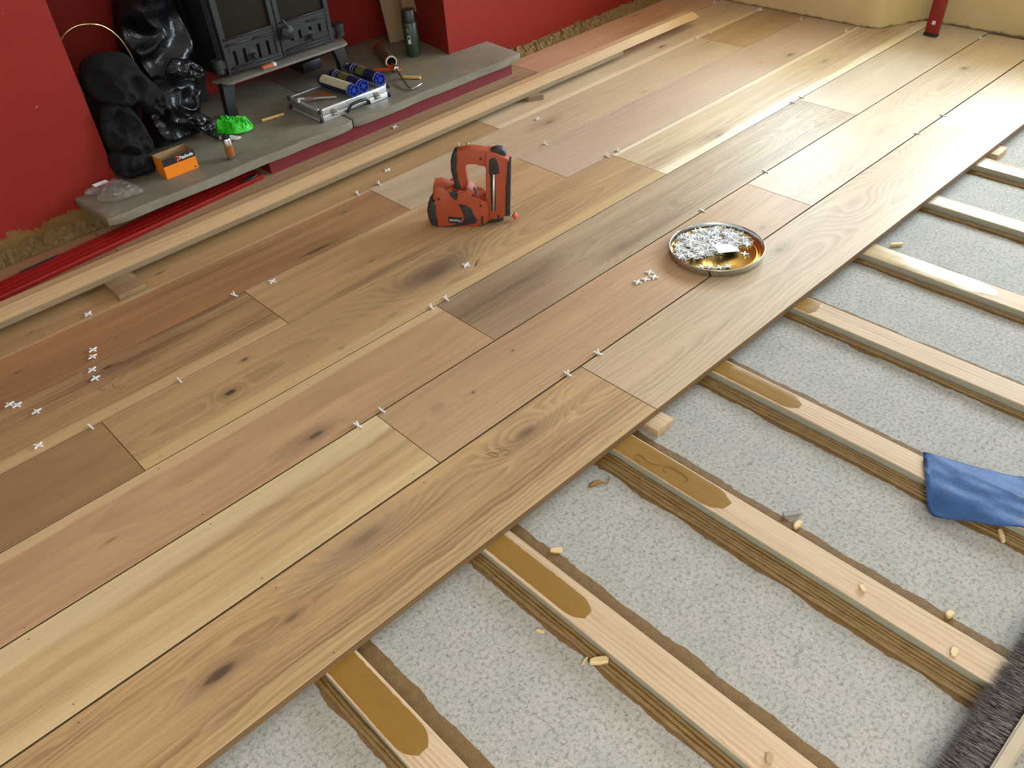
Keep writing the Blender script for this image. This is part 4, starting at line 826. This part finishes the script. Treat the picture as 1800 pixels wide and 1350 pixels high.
gp('top_knob', [(.190,.252),(.209,.261),(.226,.260),(.240,.251),(.243,.236),(.220,.240)], -0.015, 0.015, M_gb, 0.004)
bm = bmesh.new(); tube(bm, [(.099, -0.012, .258), (.097, -0.014, .276), (.0965, -0.012, .285)], 0.0017, 6); tube(bm, [(.118, 0.0, .262), (.119, -0.004, .275), (.124, -0.006, .284), (.128, -0.004, .275), (.129, 0.0, .262)], 0.0014, 6); obj('belt_hook', bm, M_steel, ng, smooth=True)
gp('depth_wheel', [(.145,.039),(.154,.038),(.151,.004),(.144,.005)], -0.0375, 0.02, M_gb, 0.001)
gp('nose_block', [(.157,.036),(.173,.036),(.176,.020),(.215,.022),(.218,.012),(.200,.005),(.170,.003),(.157,.004)], -0.020, 0.020, M_gb, 0.002)
bm = bmesh.new(); cyl(bm, (.176, -0.012, .010), (.214, -0.012, .008), 0.004, 10); cyl(bm, (.214, -0.004, .021), (.252, -0.004, .017), 0.0025, 8); cyl(bm, (.230, 0.006, .023), (.252, 0.006, .018), 0.0022, 8); obj('contact_arm', bm, M_steel, ng, smooth=True)
bm = bmesh.new(); lathe(bm, (.248, 0, .017), (.27, 0, .0155), [(0, 0.006), (0.003, 0.0105), (0.009, 0.0115), (0.013, 0.009), (0.015, 0.005)], 18); obj('nose_tip', bm, plain('red_rubber', lin(214, 78, 60), 0.5), ng, auto=40)
for x, z, yy in ((.084, .237, -.0195), (.162, .231, -.0185), (.075, .120, -.0385), (.014, .107, -.0365), (.149, .077, -.0365), (.202, .030, -.0245)):
    bm = bmesh.new(); cyl(bm, (x, yy-0.0012, z), (x, yy+0.004, z), 0.0042, 12); obj('screw', bm, M_blackprint, ng, auto=40)

# ------------------------------------------------------------------ tin lid of spacers
TR, TC = 0.1415, Vector((1.936, 1.270, ZT))
M_gold = plain('gold_lacquer', (0.93, 0.62, 0.16), 0.22, 1.0, var=0.05)
tl = thing('tin_lid', 'round gold-lined tin lid holding a heap of white tile spacers', 'tin lid', TC)
bm = bmesh.new(); lathe(bm, (0, 0, 0.0006), (0, 0, 1), [(0, 0.0), (0, TR-0.004), (0.003, TR-0.001), (0.020, TR), (0.0225, TR+0.001), (0.0235, TR-0.0005), (0.022, TR-0.002), (0.004, TR-0.003)], 72, cap=False); obj('rim', bm, M_tin, tl, smooth=True)
bm = bmesh.new(); lathe(bm, (0, 0, 0.0015), (0, 0, 1), [(0.0045, TR-0.0035), (0.0015, TR-0.006), (0.001, TR-0.016), (0.0035, TR-0.020), (0.0035, TR-0.024), (0.0012, TR-0.028), (0.0012, 0.0)], 72, cap=False); obj('gold_base', bm, M_gold, tl, smooth=True)
bm = bmesh.new(); box(bm, -0.034, 0.034, -0.022, 0.022, 0, 0.0006); tag(obj('paper_slip', bm, plain('lilac_paper', (0.80, 0.76, 0.80), 0.6), loc=(TC.x+0.016, TC.y-0.024, ZT+0.0155), rot=(0.06, 0.10, -0.55)), 'small white printed paper slip half buried in the spacers', 'paper slip')
# spacer mesh: a plus of 22 mm, and one with a missing arm
M_sp = plain('white_spacer_plastic', (0.80, 0.79, 0.76), 0.45, var=0.03)
def plus_mesh(nm, arms):
    w, L, t = 0.0017, 0.0130, 0.0019; bm = bmesh.new(); pts = []
    for k in range(4):
        a = k*math.pi/2; ca, sa = math.cos(a), math.sin(a)
        loc = [(L, -w), (L, w), (w, w)] if k in arms else [(w, w)]
        pts += [(x*ca-y*sa, x*sa+y*ca) for x, y in loc]
    prism(bm, pts, -t, t, ux=(1, 0, 0), uy=(0, 1, 0), nn=(0, 0, 1), bev=0.0004, seg=1)
    bmesh.ops.recalc_face_normals(bm, faces=bm.faces); me = bpy.data.meshes.new(nm); bm.to_mesh(me); bm.free(); me.materials.append(M_sp); return me
ME_plus, ME_tee = plus_mesh('spacer_cross', (0, 1, 2, 3)), plus_mesh('spacer_tee', (0, 2, 3))
def spacer(loc, rot, label, group, me=None):
    o = bpy.data.objects.new('tile_spacer', me or ME_plus); C.objects.link(o); o.location = loc; o.rotation_euler = rot
    return tag(o, label, 'tile spacer', group)
placed = []; tries = 0
E1, E2 = Vector((0.724, -0.690)), Vector((0.690, 0.724))      # across the lid, and away from the bare gold side
while len(placed) < 215 and tries < 9000:
    tries += 1
    a = random.uniform(0, 2*math.pi); rr = (TR-0.017)*math.sqrt(random.random()); x, y = rr*math.cos(a), rr*math.sin(a)
    u, v = (x*E1.x+y*E1.y)/TR, (x*E2.x+y*E2.y)/TR
    if v < -0.10+0.33*u+0.10*mnoise.noise(Vector((u*6, 3, 1))): continue
    near = sum(1 for (px_, py_) in placed if (px_-x)**2+(py_-y)**2 < 0.012**2)
    if near > 3: continue
    placed.append((x, y))
    tilt = 0.05 if near == 0 else 0.22
    spacer((TC.x+x, TC.y+y, ZT+0.0055+near*0.0034), (random.gauss(0, tilt), random.gauss(0, tilt), random.uniform(0, math.pi)), 'white cross-shaped tile spacer in the heap inside the round tin lid', 'spacers heaped in the tin lid')
def in_lid(u, v): return (TC.x+(E1.x*u+E2.x*v)*TR, TC.y+(E1.y*u+E2.y*v)*TR, ZT+0.0058)
spacer(in_lid(0.56, -0.20), (0.02, 0, 0.5), 'lone white spacer on bare gold beside the paper slip', 'spacers scattered on the floor')
for u, v, lab in ((-0.42, -0.62, 'first white spacer of the short row along the near rim inside the tin lid'), (-0.24, -0.63, 'second white spacer of the short row along the near rim inside the tin lid'), (-0.06, -0.68, 'third white spacer of the short row along the near rim inside the tin lid'), (0.12, -0.66, 'last white spacer of the short row along the near rim inside the tin lid')):
    spacer(in_lid(u, v), (0.05, 0, random.uniform(0, 3)), lab, 'spacers trailing along the tin lid rim')
# scattered flat ones: (x, y, yaw, label)
flat = [(0.456,2.487,0.5,'white tile spacer lying flat just in front of the propped oak offcut at the left'),
 (0.391,2.293,0.3,'topmost of four white spacers stacked in a column at the far left'), (0.377,2.261,0.2,'second from top of four white spacers in a column at the far left'),
 (0.351,2.202,0.35,'third from top of four white spacers in a column, beside the black knot'), (0.342,2.157,0.1,'lowest of four white spacers in a column, beside the black knot'),
 (0.134,2.227,0.3,'left one of two overlapping white spacers at the left picture edge'), (0.148,2.208,0.25,'right one of two overlapping white spacers at the left picture edge'),
 (0.175,2.140,0.15,'white spacer alone just below the overlapping pair at the left edge'), (0.129,2.000,0.55,'white spacer on the sapwood edge at the lower left, below the others'),
 (1.387,1.805,0.4,'white spacer lying beside the grey burl and its dark crack'), (2.312,2.419,0.5,'white spacer lying beside the round brown knot behind the nail gun'),
 (1.635,2.539,0.3,'white spacer lying flat near the chamfered strip, left of the nail gun handle'), (1.899,2.837,0.6,'white spacer on the board between the hearth plinth and the chamfered strip'),
 (0.931,2.203,0.5,'white spacer lying across the joint right of the board end at the left'),
 (1.653,1.342,0.35,'leftmost of four white spacers grouped left of the tin lid'), (1.680,1.334,0.5,'middle one of the row of white spacers left of the tin lid'),
 (1.705,1.323,0.4,'right one of the row of white spacers left of the tin lid'), (1.716,1.349,0.45,'white spacer behind the row of three left of the tin lid')]
for x, y, a, lab in flat: spacer((x, y, ZT+0.0026), (random.gauss(0, 0.03), random.gauss(0, 0.03), a), lab, 'spacers scattered on the floor')
# spacers standing in the joints: one arm in the gap, cross-arms over the boards
ins = [(0.811,5,'p','white spacer stuck in the joint left of the board end, pointing up'), (0.498,4,'t','white spacer bridging the joint left of the brown knots'),
 (0.251,4,'t','white spacer bridging the joint beside the dull brown board end'), (0.721,2,'p','white spacer stuck upright in the joint left of the pale board end'),
 (0.796,2,'t','white spacer bridging the joint right of the pale board end'), (1.168,3,'p','left one of two white spacers in the joint at the dark board end'),
 (1.225,3,'p','right one of two white spacers in the joint at the dark board end'), (1.209,1,'p','left one of two white spacers in the joint nearest the concrete'),
 (1.325,1,'p','right one of two white spacers in the joint nearest the concrete'), (1.450,6,'p','left one of two upright white spacers in the joint behind the long streaked board'),
 (1.547,6,'p','right one of two upright white spacers in the joint left of the nail gun'), (2.161,5,'p','upright white spacer in the joint right of the nail gun magazine'),
 (2.227,4,'p','left one of two white spacers in the joint at the sapwood board end'), (2.285,4,'p','right one of two white spacers in the joint at the sapwood board end'),
 (2.115,2,'t','white spacer bridging the joint just behind the tin lid'), (2.474,2,'t','white spacer bridging the joint farther behind the tin lid'),
 (3.437,6,'p','left one of two upright white spacers near the far end of the chamfered strip'), (3.537,6,'p','right one of two upright white spacers near the far end of the chamfered strip'),
 (3.928,7,'p','faint white spacer in the shade by the far red corner'), (3.955,6,'p','white spacer in the shade where a joint meets the cream wall'),
 (3.044,3,'p','left one of two white spacers in the brightest glare on the floor'), (3.110,3,'t','right one of two white spacers in the brightest glare on the floor'),
 (3.264,1,'t','far one of two white spacers in the glaring joint near the board edge'), (3.061,1,'t','near one of two white spacers in the glaring joint near the board edge'),
 (3.935,5,'p','tiny white spacer by the foot of the cream wall pier'), (4.143,1.12,'p','tiny white spacer in the shade right of the spirit level'), (3.90,4,'p','tiny white spacer in the shade before the rounded cream corner')]
for x, r, kd, lab in ins:
    y = YL[int(r)] if r == int(r) else 1.456
    # the plus lies in the vertical plane across the joint: local x -> y axis, local -y arm -> down
    spacer((x, y, ZT+0.0024), (math.pi/2, random.gauss(0, 0.05), math.pi/2+random.gauss(0, 0.14)), lab, 'spacers standing in the floor joints', ME_plus if kd == 'p' else ME_tee)

# ------------------------------------------------------------------ scraps on the concrete
def chip(label, x, y, L, W, T, a, name='wood_chip', mat=None, z=0.0, tilt=0.0):
    bm = bmesh.new(); n = 5
    pts = [(-L/2, -W/2*0.7), (-L*0.1, -W/2), (L/2*0.9, -W/2*0.8), (L/2, W*0.1), (L/2*0.8, W/2), (-L*0.2, W/2*0.9), (-L/2*0.95, W*0.2)]
    prism(bm, pts, 0, T, ux=(1, 0, 0), uy=(0, 1, 0), nn=(0, 0, 1), bev=T*0.15, seg=1)
    return tag(obj(name, bm, mat or M_chip, loc=(x, y, z+0.0006), rot=(tilt, 0, a)), label, 'wood chip', 'wood chips on the concrete')
chip('split wood chip beside the second batten, near the board edge', 0.800, 0.850, 0.026, 0.014, 0.006, -0.9)
chip('largest pale wood chip resting in the adhesive left of the second batten', 0.664, 0.606, 0.036, 0.015, 0.010, -0.72, z=0.003)
chip('thin sliver of wood beside the largest chip', 0.648, 0.628, 0.022, 0.005, 0.002, 0.15)
chip('small pointed wood chip alone on the concrete left of the second batten', 0.636, 0.735, 0.018, 0.008, 0.003, -1.2)
chip('stubby wood chip with a glued end right of the third batten', 1.199, 0.520, 0.026, 0.013, 0.009, -0.05, z=0.002)
chip('cube-shaped wood chip right of the third batten, near the broom', 1.201, 0.193, 0.017, 0.014, 0.010, -0.4)
chip('short round wood stub at the right edge below the blue sheet', 1.452, 0.204, 0.034, 0.010, 0.009, 0.6, z=0.003)
chip('small wood stub lying behind the sixth batten near the board edge', 2.371, 0.912, 0.042, 0.011, 0.009, -0.75, z=0.002)
chip('yellowish glued wood crumb on the second batten at the bottom', 0.715, 0.272, 0.018, 0.013, 0.004, 0.4, z=BT, mat=M_glue_wet)
chip('glued wood crumb on the third batten near the middle', 1.128, 0.335, 0.016, 0.010, 0.005, 0.9, z=BT)
chip('glued wood crumb on the third batten close to the broom', 1.112, 0.148, 0.020, 0.012, 0.005, 0.2, z=BT)
bm = bmesh.new(); box(bm, -0.020, 0.020, -0.004, 0.004, 0, 0.005); tag(obj('grey_strip', bm, plain('grey_plastic', lin(140, 136, 124), 0.5), loc=(1.220, 0.545, 0.0022), rot=(0, 0, -0.62)), 'short grey plastic strip on the concrete right of the third batten', 'scrap')
bm = bmesh.new(); tube(bm, [(0.985,0.925,0.003),(1.0,0.920,0.004),(1.012,0.915,0.004),(1.020,0.900,0.003),(1.035,0.905,0.002),(1.038,0.915,0.002)], 0.003, 6, [0.004, 0.006, 0.003, 0.0015, 0.001, 0.0008])
tag(obj('adhesive_blob', bm, M_glue, smooth=True), 'curly brown adhesive drip on the concrete by the third batten', 'adhesive drip')

# ------------------------------------------------------------------ blue plastic sheet
def blue_mat():
    b = NB('dusty_blue_film'); p = b.pos(); n = b.noise(b.vm('MULTIPLY', p, (10, 24, 10)), 1, 5, 0.65); n2 = b.noise(p, 55, 4, 0.7); n3 = b.noise(p, 24, 3)
    c = b.mix(n, lin(58, 92, 146), lin(92, 134, 192))
    c = b.mix(b.m('MULTIPLY', b.step(n3, 0.55, 0.72), 0.55), c, lin(104, 112, 118))
    c = b.mix(b.step(n2, 0.70, 0.78), c, lin(70, 70, 74))
    return b.bsdf(c, 0.5, 0, b.bump(b.m('ADD', n, b.m('MULTIPLY', n2, 0.3)), 0.5, 0.006), spec=0.35)
bo = [(1.550,0.425),(1.574,0.379),(1.604,0.322),(1.624,0.276),(1.650,0.235),(1.70,0.12),(1.66,0.02),(1.54,0.03),(1.479,0.176),(1.450,0.227),(1.427,0.282),(1.410,0.312),(1.407,0.328),(1.418,0.345),(1.454,0.369),(1.496,0.393)]
bm = bmesh.new(); P = resample(bo, 80, 0); cen = sum(P, Vector((0, 0)))/80; rows = []
def bz(x, y): 
    u = (x-1.513)/0.075
    base = BT+0.005 if abs(u) < 0.6 else max(0.006, (BT+0.005)*(1-(abs(u)-0.6)*0.8))
    return base+0.004*mnoise.noise(Vector((x*16, y*10, 1)))+0.0025*mnoise.noise(Vector((x*45, y*20, 4)))+0.001
for j in range(1, 19):
    rows.append([bm.verts.new((cen.x+(p.x-cen.x)*j/18, cen.y+(p.y-cen.y)*j/18, max(0.0035, bz(cen.x+(p.x-cen.x)*j/18, cen.y+(p.y-cen.y)*j/18)) if True else 0)) for p in P])
for v in [v for r_ in rows for v in r_]:
    if 1.462 < v.co.x < 1.565 and v.co.z < BT+0.004: v.co.z = BT+0.004
c0 = bm.verts.new((cen.x, cen.y, max(BT+0.003, bz(cen.x, cen.y))))
for k in range(80): bm.faces.new((c0, rows[0][k], rows[0][(k+1) % 80]))
for A, B in zip(rows, rows[1:]):
    for k in range(80): bm.faces.new((A[k], B[k], B[(k+1) % 80], A[(k+1) % 80]))
ret = bmesh.ops.solidify(bm, geom=bm.faces[:], thickness=0.0005)
tag(obj('plastic_sheet', bm, blue_mat(), smooth=True), 'dusty blue plastic sheet draped over the fourth batten', 'plastic sheet')

# ------------------------------------------------------------------ broom head
M_bw = plain('worn_broom_wood', lin(176, 160, 132), 0.7, var=0.15, scale=18, bumpy=0.3); bb = NB('dark_bristle'); pb_ = bb.pos(); M_br = bb.bsdf(bb.mix(bb.step(bb.noise(bb.vm('MULTIPLY', pb_, (700, 30, 300)), 1, 1), 0.35, 0.7), lin(44, 38, 38), lin(132, 120, 116)), 0.6)
br = thing('broom', 'wooden broom head with dark bristles lying on its side in the bottom right corner', 'broom', (0, 0, 0))
bm = bmesh.new(); box(bm, 0.86, 1.42, -0.012, 0.012, 0.002, 0.062); bmesh.ops.bevel(bm, geom=bm.edges[:], offset=0.004, segments=2, affect='EDGES')
bh = obj('broom_head', bm, M_bw, br, auto=40)
bm = bmesh.new()
rb = random.Random(3)
for k in range(4200):
    x = rb.uniform(0.868, 1.40); z0 = rb.uniform(0.008, 0.054); L = rb.uniform(0.060, 0.074)
    tz = max(0.0035, z0*0.75+rb.gauss(0, 0.006)); tx = x+rb.gauss(0, 0.010)+0.004; w = 0.0006
    mx_, mz = x+(tx-x)*0.4+rb.gauss(0, 0.001), z0+(tz-z0)*0.35
    a = [bm.verts.new(p) for p in ((x-w, 0.011, z0), (x+w, 0.011, z0+w), (mx_-w, 0.011+L*0.5, mz), (mx_+w, 0.011+L*0.5, mz+w), (tx, 0.011+L, tz))]
    bm.faces.new((a[0], a[1], a[3], a[2])); bm.faces.new((a[2], a[3], a[4]))
o = obj('bristles', bm, M_br, br); o['kind'] = 'stuff'
bm = bmesh.new(); prism(bm, [(1.12, 0.0), (1.145, 0.006), (1.165, 0.03), (1.160, 0.055), (1.150, 0.05), (1.15, 0.03), (1.135, 0.012)], -0.0155, -0.0135, bev=0.0006); obj('steel_bracket', bm, M_tin, br)
